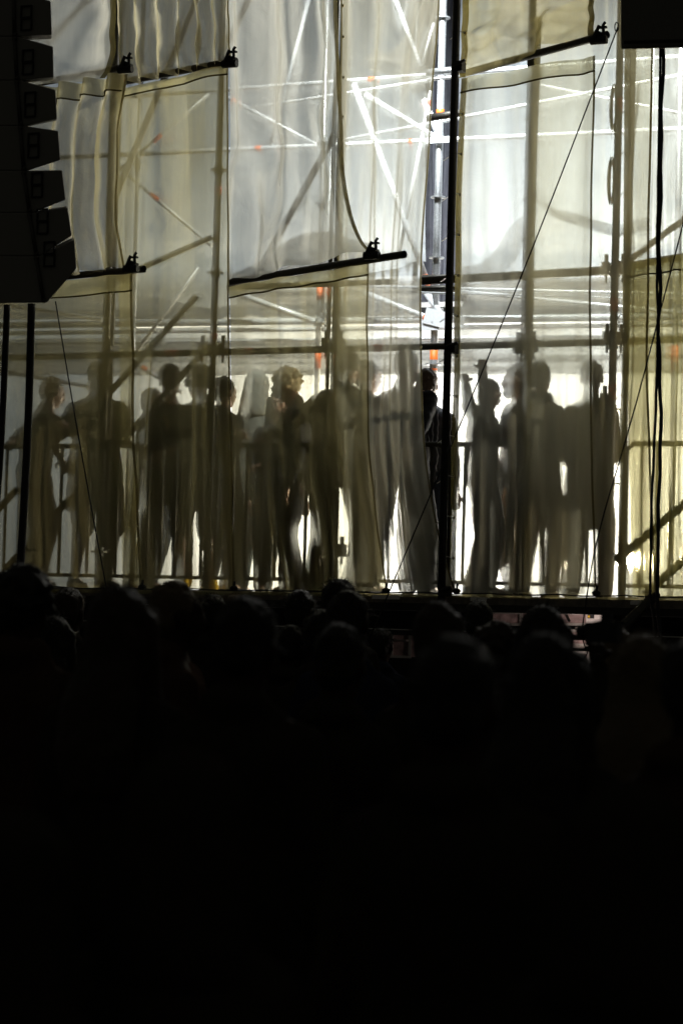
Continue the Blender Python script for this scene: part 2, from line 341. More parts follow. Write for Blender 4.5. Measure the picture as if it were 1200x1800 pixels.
# front rail of the guard
# rear, bright
YR = 2.8
for a, b, r, mk in [((212, 298), (368, 165), .017, ((.42, .10, 'orange'),)), ((212, 296), (372, 432), .017, ((.38, .10, 'orange'),)),
        ((-40, 284), (1300, 222), .022, ((.40, .06, 'orange'), (.60, .03, 'orange'))), ((200, 172), (1300, 92), .020, ((.438, .06, 'orange'),)),
        ((440, 190), (760, 140), .015, ()), ((402, 172), (562, 258), .018, ((.07, .06, 'orange'),)),
        ((586, 250), (1300, 112), .018, ()),
        ((688, -20), (739, 118), .020, ()), ((739, 120), (762, 40), .012, ()), ((622, 148), (752, 500), .026, ((.98, .08, 'orange'),)),
        ((642, 166), (772, 246), .024, ()), ((700, 455), (757, 160), .016, ((.93, .05, 'red'),)), ((745, 175), (775, 250), .026, ()),
        ((405, 512), (560, 568), .026, ()), ((640, 515), (768, 566), .026, ((.86, .05, 'orange'),)), ((566, 570), (604, 500), .020, ()),
        ((566, 568), (585, 250), .014, ()), ((475, 260), (548, -20), .018, ()),
        ((630, 503), (1300, 520), .014, ()), ((805, 512), (1300, 560), .018, ()), ((750, 515), (778, 560), .030, ()),
        ((-40, 528), (180, 562), .020, ()), ((-20, 648), (160, 680), .020, ()), ((238, 638), (320, 690), .018, ((.2, .06, 'orange'),)),
        ((240, 618), (350, 470), .016, ()), ((-30, 145), (205, -30), .020, ()), ((1090, 60), (1290, 40), .02, ()), ((950, 150), (1250, 210), .014, ())]:
    bar(rear, a, b, YR, YR, r, WT, 'brace' if abs(a[1]-b[1]) > abs(a[0]-b[0])*.25 else 'ledger', mk)
for y0, r in ((564, .030), (578, .020), (597, .016)):
    bar(rear, (-60, y0+9), (1300, y0-9), YR+.15, YR+.15, r, WT, 'ledger')
upright(rear, 565, 400, YR, .024, M['steel'], marks=((515, .12, 'orange'), (630, .17, 'orange')), rings=(358, 567, 250))
upright(rear, 768, 400, YR, .030, M['steel'], marks=((198, .05, 'orange'), (632, .18, 'orange')), rings=(32, 347, 453, 243, 568, 640))
upright(rear, 240, 400, YR, .022, M['steel'], rings=(290,))
upright(rear, 1190, 400, YR, .026, M['steel'], marks=((630, .2, 'orange'),))
upright(rear, 1140, 400, YR, .022, M['steel'])
# node plates and double beam in the open gap
m = MB(); c = P(770, 560, YR-.05); m.box(c, (.24, .02, .13), Matrix.Rotation(.25, 3, 'Y')); m.box(P(755, 572, YR-.04), (.16, .02, .08)); m.build('node_plate', WT, rear)
m = MB(); c = P(770, 246, YR-.05); m.box(c, (.20, .02, .05)); m.build('node_plate', WT, rear)
for a, b, mt in (((735, 490), (806, 488), M['dark_tube']), ((735, 509), (806, 507), M['dark_tube']), ((750, 128), (812, 122), M['steel']), ((750, 140), (812, 134), WT), ((750, 208), (812, 198), M['dark_tube'])):
    bar(rear, a, b, 2.2, 2.2, .030 if mt != WT else .014, mt)
bar(rear, (735, 497), (1300, 480), 2.15, 2.15, .008, WT); bar(rear, (735, 514), (1300, 530), 2.15, 2.15, .008, WT)

# black front pole
pA = P(789, 520, -.05)
t = empty('front_pole', (pA.x, -.05, 0), 'tall black steel pole standing in the gap between the pale cloths', 'pole')
m = MB(); m.tube([(pA.x, -.05, 0), (pA.x, -.05, 8.6)], .027, 18); m.build('tube', M['black'], t, True)
for py in (118, 612, 1040):
    q = P(795, py, -.05); m = MB(); m.box((pA.x+.03, -.04, q.z), (.06, .08, .07)); m.tube([(pA.x, -.1, q.z), (pA.x+.09, -.1, q.z+.03)], .012, 8); m.build('coupler', M['rubber'], t)

# ------------------------------------------------------------ cloths
def interp(pts, v):
    """pts (px,py[,y]) polyline, v 0..1 by py length"""
    n = len(pts)
    L = [0]
    for i in range(1, n): L.append(L[-1]+math.hypot(pts[i][0]-pts[i-1][0], pts[i][1]-pts[i-1][1]))
    s = v*L[-1]
    for i in range(1, n):
        if s <= L[i] or i == n-1:
            f = (s-L[i-1])/(L[i]-L[i-1]); f = max(0, min(1, f)); f2 = f
            return tuple(pts[i-1][k]+(pts[i][k]-pts[i-1][k])*f2 for k in range(3))
def smooth_pts(pts, it=2):
    for _ in range(it):
        o = [pts[0]]
        for i in range(len(pts)-1):
            a, b = pts[i], pts[i+1]
            o.append(tuple(a[k]*.75+b[k]*.25 for k in range(3))); o.append(tuple(a[k]*.25+b[k]*.75 for k in range(3)))
        o.append(pts[-1]); pts = o
    return pts
def cloth_grid(Lp, Rp, nu, nv, folds=(), bil=.05, seed=0, bow=0, pinch=1, bottom=None):
    """folds: (freq, amp, phase, drift, sharp, v0, v1)"""
    Lp = smooth_pts(Lp); Rp = smooth_pts(Rp); V = []
    for j in range(nv+1):
        v = j/nv; l = interp(Lp, v); r = interp(Rp, v)
        for i in range(nu+1):
            u = i/nu
            px = l[0]+2.2*noise.noise((v*6, seed, 3))+(r[0]-l[0]+2.5*noise.noise((v*5, seed+7, 9)))*u; py = l[1]+(r[1]-l[1])*u; y = l[2]+(r[2]-l[2])*u
            if bottom: py += bottom(u)*max(0, (v-.7)/.3)**2
            p = P(px, py, y); e = min(1, u*14, (1-u)*14) if pinch else 1
            dy = 0
            for fq, am, ph, dr, sh, v0, v1 in folds:
                env = max(0, min(1, (v-v0)/.12+.0 if v0 > 0 else 1))*max(0, min(1, (v1-v)/.12 if v1 < 1 else 1))
                w = math.sin(2*math.pi*(fq*(u+.03*noise.noise((u*3+seed, v*1.5, 4)))+ph+dr*v)+1.3*noise.noise((u*2, v*1.2, seed)))
                if sh: w = math.copysign(abs(w)**sh, w)
                dy += am*w*env*(.6+.8*noise.noise((u*4+9, v*2, seed+5))**2*2)
            dy += bil*noise.noise((u*1.7+seed, v*2.6, seed*2.1))+bil*.35*noise.noise((u*5+seed, v*7, seed*1.1))
            dy -= bow*math.sin(math.pi*u)*math.sin(math.pi*min(1, v*1.05))
            q = p+Vector((0, dy*(.25+.75*e), 0))
            V.append(q)
    F = [(j*(nu+1)+i, j*(nu+1)+i+1, (j+1)*(nu+1)+i+1, (j+1)*(nu+1)+i) for j in range(nv) for i in range(nu)]
    return V, F
def edge_strip(V, nu, nv, side, w, off=-.006):
    """tape along left(0) / right(1) column"""
    vs = []; fs = []
    for j in range(nv+1):
        row = V[j*(nu+1):(j+1)*(nu+1)]; a = row[0] if side == 0 else row[-1]; d = (row[1]-row[0]) if side == 0 else (row[-2]-row[-1])
        d = Vector((d.x, d.y*.3, 0)).normalized()*w
        vs += [a-d*.1+Vector((0, off, 0)), a+d+Vector((0, off, 0))]
    for j in range(nv): fs.append((2*j, 2*j+1, 2*j+3, 2*j+2))
    return vs, fs
def row_strip(V, nu, j0, j1, off=-.006):
    vs = []; fs = []
    for j in (j0, j1):
        for i in range(nu+1): vs.append(V[j*(nu+1)+i]+Vector((0, off, 0)))
    for i in range(nu): fs.append((i, i+1, nu+1+i+1, nu+1+i))
    return vs, fs

def clamp(px, py, y, parent, s=1.0):
    c = P(px, py, y); m = MB()
    m.box(c, (.085*s, .09*s, .075*s), Matrix.Rotation(.4, 3, 'Y')); m.tube([c+Vector((-.02, -.05, -.02)), c+Vector((.015, -.05, .06))], .012, 8)
    m.tube([c+Vector((.04, -.03, 0)), c+Vector((.035, -.03, .065)), c+Vector((.05, -.03, .085))], .011, 8); m.box(c+Vector((.035, -.03, .05)), (.05, .03, .012))
    m.tube([c+Vector((-.05, -.02, -.03)), c+Vector((.06, -.02, -.03))], .028, 10)
    return m.build('pole_clamp', M['rubber'], parent)
def corner_clip(px, py, y, parent):
    c = P(px, py, y); m = MB(); m.ell(c, (.03, .03, .02)); m.tube([c, c+Vector((.01, -.01, .05))], .008, 6); m.build('corner_clip', M['rubber'], parent)
def banner(label, Lp, Rp, nu=60, nv=90, mt='sheer', hemL=None, hemR='hem_dark', pole=None, clampat=None, valance=0, group='sheer cloth banners hung across the stage front', hw=.014, grom=None, tie_to=None, clip=None, **k):
    V, F = cloth_grid(Lp, Rp, nu, nv, **k)
    root = empty('cloth_banner', V[0], label, 'banner', group)
    m = MB(); m.add(V, F); m.build('fabric', M[mt], root, True)
    for side, hm in ((0, hemL), (1, hemR)):
        if hm:
            vs, fs = edge_strip(V, nu, nv, side, .042 if hm == 'hem' else hw); m = MB(); m.add(vs, fs); m.build('edge_tape', M[hm], root, True)
    if valance:
        # doubled sleeve cloth at the head of the banner, ended by a stitched line
        vs = []; fs = []
        for j in range(0, valance+1):
            for i in range(nu+1): vs.append(V[j*(nu+1)+i]+Vector((0, -.012, 0)))
        for j in range(valance):
            for i in range(nu): a = j*(nu+1)+i; fs.append((a, a+1, a+nu+2, a+nu+1))
        m = MB(); m.add(vs, fs); m.build('head_sleeve', M['sleeve'], root, True)
        m = MB(); m.tube([V[valance*(nu+1)+i]+Vector((0, -.016, 0)) for i in range(0, nu+1, 3)], .006, 6); m.build('stitched_seam', M['hem'], root, True)
    if pole:
        A = P(pole[0][0], pole[0][1]-6, pole[0][2]+.25); B = P(pole[1][0], pole[1][1]-1, pole[1][2]+.10); m = MB(); m.tube([A, B], .026, 16, cap=False); m.tube([A, B], .021, 16, cap=False)
        dv = (B-A).normalized(); m.tube([B, B+dv*.002], .0262, 16, cap=False)
        m.build('bottom_pole', M['dark_tube'], root, True)
    if clampat: clamp(*clampat, root, .75)
    if clip: corner_clip(*clip, root)
    if grom:
        side, pys = grom
        L2 = smooth_pts(Lp) if side == 0 else smooth_pts(Rp)
        for py in pys:
            best = min(range(201), key=lambda q: abs(interp(L2, q/200)[1]-py)); l = interp(L2, best/200)
            c = P(l[0]+5, py, l[2]-.012); gm = MB()
            gm.tube([c+Vector((0, .001, 0)), c-Vector((0, .005, 0))], .011, 10); g1 = gm.build('grommet', M['brass'], root, True)
            gm = MB(); gm.tube([c-Vector((0, .004, 0)), c-Vector((0, .007, 0))], .005, 8); gm.build('eyelet_hole', M['rubber'], g1)
            if tie_to:
                e = c+Vector((-tie_to, .0, -.045)); mid = (c+e)/2+Vector((0, -.03, .018)); gm = MB()
                gm.tube([c-Vector((0, .01, 0)), c.lerp(mid, .6)+Vector((0, -.01, .012)), mid, e.lerp(mid, .4)+Vector((0, -.015, 0)), e+Vector((0, -.03, 0))], .0035, 5); gm.build('cable_tie', M['tie'], root)
    return root
pleat = lambda n, a, ph=0, v0=0, v1=1, sh=.7: (n, a, ph, .05, sh, v0, v1)
# far-left column of three
banner('top left sheer cloth beside the speaker stack, ending on a dark pole', [(-60, -60, .1), (-50, 165, .1)], [(203, -60, -.1), (205, 60, -.12), (200, 118, -.15), (185, 138, -.15)], nv=50, mt='milky', pole=((-40, 172, .1), (226, 118, -.25)), clampat=(222, 116, -.27), folds=[(2.5, .05, .2, .1, 0, 0, 1)], hemR='hem', seed=1)
banner('heavily pleated cloth with an olive head sleeve just right of the speaker stack', [(-60, 172, .1), (-60, 505, .1)], [(224, 130, -.2), (213, 180, -.2), (206, 260, -.12), (204, 360, -.12), (209, 430, -.18), (219, 470, -.2)], nu=140, nv=80, mt='pleated', pole=((60, 497, 0), (253, 474, -.3)), clampat=(232, 466, -.3), valance=7, folds=[pleat(6, .12, .1, 0, 1, 0), pleat(15, .02, .4, .1, 1, 0)], seed=2, hw=.018)
banner('long dark-edged sheer cloth at far left hanging down to the stage edge', [(-60, 510, .1), (-60, 1034, .1)], [(232, 480, -.25), (235, 650, -.2), (240, 850, -.12), (250, 1033, -.05)], valance=5, folds=[(3, .03, .3, .1, 0, 0, 1), (7, .012, .1, .1, 0, .4, 1)], seed=3, hw=.02, clip=(250, 1032, -.06))
# second column
banner('pleated cloth at the top between the two dark clamps, ending on a sloping pole', [(205, -60, -.05), (207, 100, -.05), (216, 148, -.06)], [(400, -60, -.3), (402, 60, -.35), (404, 108, -.4)], nu=140, nv=60, mt='pleated', pole=((216, 150, -.05), (414, 108, -.5)), clampat=(405, 106, -.52), folds=[pleat(6, .12, .3, 0, 1, 0), pleat(12, .02, .6, 0, 1, 0)], hemR='hem_dark', seed=4)
banner('tall straight cloth in front of three standing people, left of the wide cloth', [(205, 158, .02), (209, 500, .02), (215, 1034, .02)], [(402, 116, -.4), (402, 400, -.3), (404, 700, -.2), (411, 1036, -.05)], nv=120, valance=2, folds=[(2, .03, .1, .1, 0, 0, 1), (8, .010, .2, .1, 0, .45, 1), (2, .03, .1, 1.5, 0, .1, 1)], seed=5, clip=(411, 1034, -.06), hw=.012)
# third column
banner('wide billowing cloth at upper centre with a curved dark right edge', [(400, -60, .12), (402, 250, .15), (404, 495, .15)], [(592, -60, -.1), (597, 120, -.15), (602, 260, -.2), (616, 370, -.3), (636, 425, -.42), (652, 442, -.5)], nu=80, nv=100, mt='milky', pole=((404, 502, .1), (710, 448, -.75)), clampat=(654, 442, -.58), folds=[(2.3, .10, .4, .35, 0, 0, 1), (5, .02, .2, .3, 0, 0, 1), (3, .04, .2, -1.8, 0, .45, 1)], bil=.14, seed=6, hw=.026)
banner('sheer cloth below the long sloping pole, in front of the blond-haired person', [(404, 505, .15), (408, 800, .1), (413, 1036, .05)], [(647, 462, -.45), (645, 640, -.35), (649, 780, -.25), (662, 920, -.15), (680, 1040, -.05)], nu=90, nv=110, valance=4, folds=[(4, .025, .3, .1, 0, 0, 1), (9, .013, .2, .1, 0, .45, 1), (2.5, .035, .6, -2.0, 0, .35, 1)], seed=7, clip=(678, 1038, -.08), hw=.012)
# fourth column
banner('bright pale cloth hanging left of the black pole with its foot swept right', [(597, -60, .25), (600, 200, .25), (592, 500, .25), (588, 800, .22), (592, 1038, .15)], [(773, -60, .1), (766, 90, .1), (754, 260, .1), (744, 460, .1), (741, 620, .08), (749, 800, .05), (771, 950, .02), (803, 1041, -.02)], nu=100, nv=140, mt='cool', hemR='hem_dark', hw=.012, folds=[(3, .05, .3, .3, 0, 0, 1), (9, .016, .3, .5, 0, .3, 1), (3, .04, .1, 2.6, 0, .55, 1)], bil=.12, seed=8, clip=(802, 1039, -.04), hemL='hem_dark', grom=(0, (10, 65, 136, 205)))
# right of the pole
gy = list(range(58, 1040, 71))
banner('top cloth right of the black pole ending on a sloping dark pole', [(812, -60, 0), (813, 60, 0), (806, 136, 0)], [(1040, -60, -.25), (1041, 20, -.3), (1043, 62, -.4)], nv=60, pole=((812, 136, -.01), (1066, 62, -.55)), clampat=(1052, 64, -.52), folds=[(2, .06, .1, .3, 0, 0, 1), (5, .02, .1, .3, 0, 0, 1)], bil=.16, seed=9, hemL='hem', hemR='hem', grom=(0, (58, 112)), tie_to=.10)
banner('pale cloth right of the black pole with a brass-eyeleted olive edge', [(812, 138, 0), (806, 220, 0), (800, 500, 0), (796, 750, 0), (790, 1042, 0)], [(1045, 98, -.35), (1041, 300, -.25), (1038, 560, -.2), (1041, 800, -.12), (1048, 1045, -.03)], nu=90, nv=140, mt='cool', valance=4, folds=[(2, .035, .5, .1, 0, 0, 1), (8, .010, .3, .1, 0, .45, 1), (2.5, .025, .1, -1.6, 0, .4, 1)], seed=10, hemL='hem', hw=.014, grom=(0, gy[2:]), tie_to=.12, clip=(1047, 1043, -.05))
banner('sheer cloth overlapping the figures at right, its eyeleted edge on a grey standard', [(941, 30, .2), (934, 250, .2), (927, 520, .2), (920, 1046, .15)], [(1150, -60, .05), (1146, 200, .05), (1137, 500, .05), (1139, 760, .02), (1154, 1048, 0)], nu=80, nv=130, mt='sheer_pale', folds=[(2, .03, .3, .1, 0, 0, 1), (8, .012, .3, .1, 0, .4, 1)], seed=11, hemL='hem', hw=.016, grom=(0, gy), tie_to=.07, clip=(1152, 1046, -.02))
banner('cloth at far right behind the hanging cables with a yellow-olive edge', [(1098, -60, .3), (1096, 300, .3), (1092, 560, .28), (1086, 1048, .25)], [(1320, -60, .1), (1320, 1052, .1)], nu=90, nv=130, mt='sheer_pale', folds=[(5, .05, .1, .2, 0, 0, 1), (13, .02, .3, .2, 0, .3, 1), (4, .05, .3, 3.0, 0, 0, .5)], bil=.16, seed=12, hemL='hem', grom=(0, gy), tie_to=.06)
banner('lower far right olive cloth hanging from a yellow hem line', [(1100, 462, .18), (1102, 700, .18), (1110, 1050, .1)], [(1320, 430, .05), (1320, 1054, .05)], nu=60, nv=90, mt='sheer_olive', valance=4, folds=[(4, .04, .1, .2, 0, 0, 1), (9, .02, .1, .2, 0, 0, 1)], seed=13, hemR=None, pole=((1085, 476, .2), (1320, 432, .0)))
# deck edge skirt, and tension wire
V, F = cloth_grid([(-60, 1034, -.02), (-60, 1040, -.02)], [(1300, 1049, -.02), (1300, 1057, -.02)], 120, 3, folds=[(24, .008, 0, 0, 0, 0, 1)], bil=.01)
m = MB(); m.add(V, F); tag(m.build('edge_skirt', M['skirt'], None, True), 'narrow olive strip of cloth lying along the stage edge', 'cloth strip')
m = MB(); m.tube([P(x, 1031+.0155*x+1.5*math.sin(x*.05), -.12) for x in range(-60, 1301, 40)], .005, 6); tag(m.build('tension_wire', M['rubber']), 'thin dark wire strung along the stage edge holding the cloth corners', 'wire')

# added cloth pieces between the layers, shaped as the shadow blotches on the banners
def shadow_patch(label, top, bot, y, mt='shadow_patch', seed=0):
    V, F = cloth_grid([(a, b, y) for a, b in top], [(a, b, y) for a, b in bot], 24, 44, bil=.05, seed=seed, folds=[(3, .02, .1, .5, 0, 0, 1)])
    m = MB(); m.add(V, F); tag(m.build('cloth_shadow_patch', M[mt], None, True), label, 'cloth', 'added grey cloth pieces standing in for shadow blotches')
shadow_patch('added grey cloth for the wavy shadow low on the wide billowing cloth', [(403, 484), (440, 470), (478, 440), (520, 412), (570, 404), (610, 418), (650, 428)], [(403, 505), (450, 500), (500, 490), (550, 480), (600, 470), (630, 462), (652, 448)], .8, 'shadow_patch_dense', seed=3)
shadow_patch('added dark cloth for the shadow blotch high on the bright pale cloth', [(642, 98), (665, 86), (690, 92), (715, 60), (740, 10), (762, -40)], [(648, 122), (675, 128), (700, 138), (725, 170), (752, 150), (772, -30)], 1.9, seed=5)
shadow_patch('added grey cloth for the curved shadow low on the cloth just right of the black pole', [(806, 468), (840, 466), (870, 440), (895, 398), (920, 378)], [(806, 488), (845, 490), (890, 480), (915, 440), (930, 410)], 1.9, seed=7)
shadow_patch('added grey cloth for the blotchy shadow on the top right banner', [(812, 48), (850, 70), (880, 20), (900, -40), (960, -60), (1040, -60)], [(812, 128), (860, 118), (900, 108), (950, 96), (1000, 84), (1042, 66)], .9, seed=8)
shadow_patch('added grey cloth for the long curved shadow at the right hand figures, below the brace', [(928, 325), (960, 365), (1005, 372), (1040, 385), (1085, 398), (1140, 380)], [(930, 342), (960, 378), (1000, 392), (1040, 405), (1085, 418), (1145, 402)], 1.9, seed=9)

# rear cloths
def backcloth(label, x0, x1, y0, y1, y, mt, seed=0, group='rear cloths hung behind the scaffold', bottom=None, folds=None, tilt=0):
    V, F = cloth_grid([(x0, y0+tilt, y), (x0, y1+tilt, y)], [(x1, y0-tilt, y), (x1, y1-tilt, y)], 50, 50, bil=.10, seed=seed, bottom=bottom, folds=folds or [(2.5, .05, .1*seed, .2, 0, 0, 1)])
    m = MB(); m.add(V, F); tag(m.build('rear_cloth', M[mt], None, True), label, 'cloth', group)
YB = 4.3
for i, (a, b, e, lb, w) in enumerate([(-120, 232, 530, 'white rear cloth at upper left behind the speaker stack', 0), (222, 418, 530, 'white rear cloth behind the tall straight banner', 0), (408, 602, 500, 'white rear cloth behind the wide billowing banner', 0),
        (592, 748, 470, 'brightest white rear cloth left of the open gap', 0), (806, 932, 488, 'white rear cloth just right of the black pole', 0), (922, 1096, 480, 'white rear cloth behind the guy line at upper right', 0), (1086, 1360, 470, 'white rear cloth at far upper right behind the cables', 0)]):
    backcloth(lb, a, b, -140, e, YB, 'rear', i+20, bottom=lambda u, i=i: 10*math.sin(3+i+u*5))
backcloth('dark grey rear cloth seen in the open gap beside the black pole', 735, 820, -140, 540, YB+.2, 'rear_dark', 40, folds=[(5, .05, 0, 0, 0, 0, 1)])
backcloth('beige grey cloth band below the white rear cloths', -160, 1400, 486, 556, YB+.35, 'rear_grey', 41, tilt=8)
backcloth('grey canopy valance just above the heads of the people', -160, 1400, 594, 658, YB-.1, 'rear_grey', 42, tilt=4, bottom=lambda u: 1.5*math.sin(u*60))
for i, (a, b, lb) in enumerate([(-160, 240, 'lower rear wall cloth at far left behind the tall bald figure'), (232, 500, 'lower rear wall cloth behind the figures with caps and curls'), (492, 790, 'lower rear wall cloth behind the large man in black'), (782, 1000, 'lower rear wall cloth behind the man with raised arms'), (992, 1400, 'lower rear wall cloth at far right')]):
    backcloth(lb, a, b, 545, 1050, YB+.45, 'rear', i+50, folds=[(6, .03, 0, 0, 0, 0, 1)])
# printed band seen in the gap
t = empty('printed_band', P(770, 545, 3.9), 'black band printed with pale squarish characters seen in the gap above the rail', 'sign')
A = P(738, 540, 3.9); B = P(812, 560, 3.9); m = MB(); m.box((A+B)/2, (B.x-A.x, .02, abs(A.z-B.z))); m.build('band', M['print_black'], t)
m = MB(); A2 = P(738, 532, 3.9); B2 = P(812, 539, 3.9); m.box((A2+B2)/2, (B2.x-A2.x, .03, abs(A2.z-B2.z))); m.build('rim', M['card'], t)
for i, px in enumerate((757, 765, 775)):
    c = P(px, 547, 3.885); m = MB(); w, h = .028, .045
    m.box(c+Vector((-w/2, 0, 0)), (.006, .004, h)); m.box(c+Vector((w/2, 0, 0)), (.006, .004, h)); m.box(c+Vector((0, 0, h/2)), (w+.006, .004, .006))
    if i != 1: m.box(c+Vector((0, 0, -h/4)), (w, .004, .006))
    else: m.box(c+Vector((0, 0, 0)), (w, .004, .006))
    m.build('character', M['card'], t)

# floor lamps (lit, seen at right near the floor)
glow = bpy.data.materials.new('lamp_lens'); glow.use_nodes = True
gb = glow.node_tree.nodes['Principled BSDF']; gb.inputs['Emission Color'].default_value = (.95, .98, 1, 1); gb.inputs['Emission Strength'].default_value = 40
for i, (px, lb, aim, en) in enumerate([(973, 'left of the three small lit floor lamps behind the railing', 200, 110), (1062, 'middle lit floor lamp behind the railing beside the steel standard', 700, 130), (1102, 'right of the three small lit floor lamps behind the railing', 1150, 120)]):
    c = P(px, 985, 3.3); t = empty('floor_lamp', (c.x, 3.3, DZ), lb, 'lamp', 'lit floor lamps at the rear of the stage')
    m = MB(); m.tube([c+Vector((0, .16, 0)), c+Vector((0, .02, 0))], [.05, .075], 14); m.build('housing', M['black'], t, True)
    m = MB(); m.tube([c+Vector((0, .018, 0)), c+Vector((0, .012, 0))], .035 if i != 1 else .06, 14); m.build('lens', glow, t)
    m = MB(); m.box((c.x, 3.4, (c.z-.08+DZ)/2), (.03, .03, max(.05, c.z-.08-DZ))); m.box((c.x, 3.4, DZ+.01), (.2, .15, .02)); m.build('stand', M['black'], t)
    lamp('floor_lamp_beam', 'SPOT', c-Vector((0, .03, 0)), P(aim, 820, 0), en, WARM if i != 1 else NEUT, spot_size=R(130), spot_blend=.6, shadow_soft_size=.05)

bat = bpy.data.materials.new('light_batten_tube'); bat.use_nodes = True
gb = bat.node_tree.nodes['Principled BSDF']; gb.inputs['Emission Color'].default_value = (1, .97, .9, 1); gb.inputs['Emission Strength'].default_value = 2.2
for a, b_, lb in ((238, 555, 'glowing light tube above the heads left of centre'), (575, 745, 'glowing light tube behind the bright pale cloth'), (812, 1090, 'glowing light tube behind the cloths right of the black pole')):
    A = P(a, 573, YR+.3); B = P(b_, 567, YR+.3); t = empty('light_tube', A, lb, 'lamp', 'lit light tubes along the rear truss')
    m = MB(); m.tube([A, B], .019, 10); m.build('tube', bat, t, True)
    m = MB()
    for e in (A, B): m.box(e, (.03, .06, .06))
    m.build('end_cap', M['black'], t)
# ------------------------------------------------------------ crowd barriers on the platform edge
def barrier(x0, x1, y, n, label):
    z0, z1 = DZ+.10, DZ+1.08
    t = empty('railing', ((x0+x1)/2, y, DZ), label, 'railing', 'steel railings along the platform edge')
    m = MB(); m.tube([(x0, y, DZ+.0), (x0, y, z1-.05), (x0+.05, y, z1), (x1-.05, y, z1), (x1, y, z1-.05), (x1, y, DZ)], .020, 10); m.build('frame', M['dark_tube'], t, True)
    m = MB(); m.tube([(x0, y, z0), (x1, y, z0)], .014, 8); m.build('bottom_rail', M['dark_tube'], t, True)
    me = None
    for k in range(n):
        x = x0+(x1-x0)*(k+1)/(n+1)
        m = MB(); m.tube([(0, 0, z0), (0, 0, z1-.012)], .0135, 8)
        o = link('baluster', me, M['dark_tube'], None) if me else m.build('baluster', M['dark_tube'], None, True); me = me or o.data
        o.parent = t; o.matrix_parent_inverse = t.matrix_basis.inverted(); o.location = (x, y, 0)
xs = [(-60, 232, 'far left behind the bald figure'), (238, 405, 'under the cap wearer and the curly haired figure'), (408, 592, 'in front of the blond person, its bars free to view'), (640, 782, 'in front of the man with wide stance'), (790, 895, 'under the man with raised arms'), (900, 1060, 'in front of the two jacketed figures'), (1098, 1290, 'far right behind the hanging cables')]
for i, (a, b, lb) in enumerate(xs):
    A = P(a, 850, .6).x; B = P(b, 850, .6).x; n = max(3, round((B-A)/.135)); barrier(A, B, .6, n, 'dark steel railing '+lb)

# ------------------------------------------------------------ people
DG = None
def remesh(mb, name, vox, material, parent, wr=0, ws=9, smooth_it=3, dec=None, seed=0):
    me = mb.mesh(name); o = bpy.data.objects.new('tmp', me); COL.objects.link(o)
    md = o.modifiers.new('r', 'REMESH'); md.mode = 'VOXEL'; md.voxel_size = vox; md.use_smooth_shade = True
    sm = o.modifiers.new('s', 'SMOOTH'); sm.iterations = smooth_it; sm.factor = .5
    if dec: dd = o.modifiers.new('d', 'DECIMATE'); dd.ratio = dec
    dg = bpy.context.evaluated_depsgraph_get(); r = bpy.data.meshes.new_from_object(o.evaluated_get(dg)); r.name = name
    bpy.data.objects.remove(o); bpy.data.meshes.remove(me)
    if wr:
        for v in r.vertices:
            c = v.co; n_ = noise.noise((c.x*ws+seed, c.y*ws, c.z*ws*.6))+.5*noise.noise((c.x*ws*2.3, c.y*ws*2.3+seed, c.z*ws*1.4))
            v.co = c+v.normal*(wr*n_)
    r.polygons.foreach_set('use_smooth', [True]*len(r.polygons))
    o = link(name, r, material, None)
    if parent: o.parent = parent
    return o
def ik(a, c, l1, l2, pole):
    d = c-a; L = d.length; mx = (l1+l2)*.995
    if L > mx: c = a+d*(mx/L); d = c-a; L = mx
    x = (l1*l1-l2*l2+L*L)/(2*L); h = math.sqrt(max(0, l1*l1-x*x)); t = d/L
    pv = pole-t*pole.dot(t); pv.normalize()
    return a+t*x+pv*h, c
X3, Y3 = Vector((1, 0, 0)), Vector((0, 1, 0))

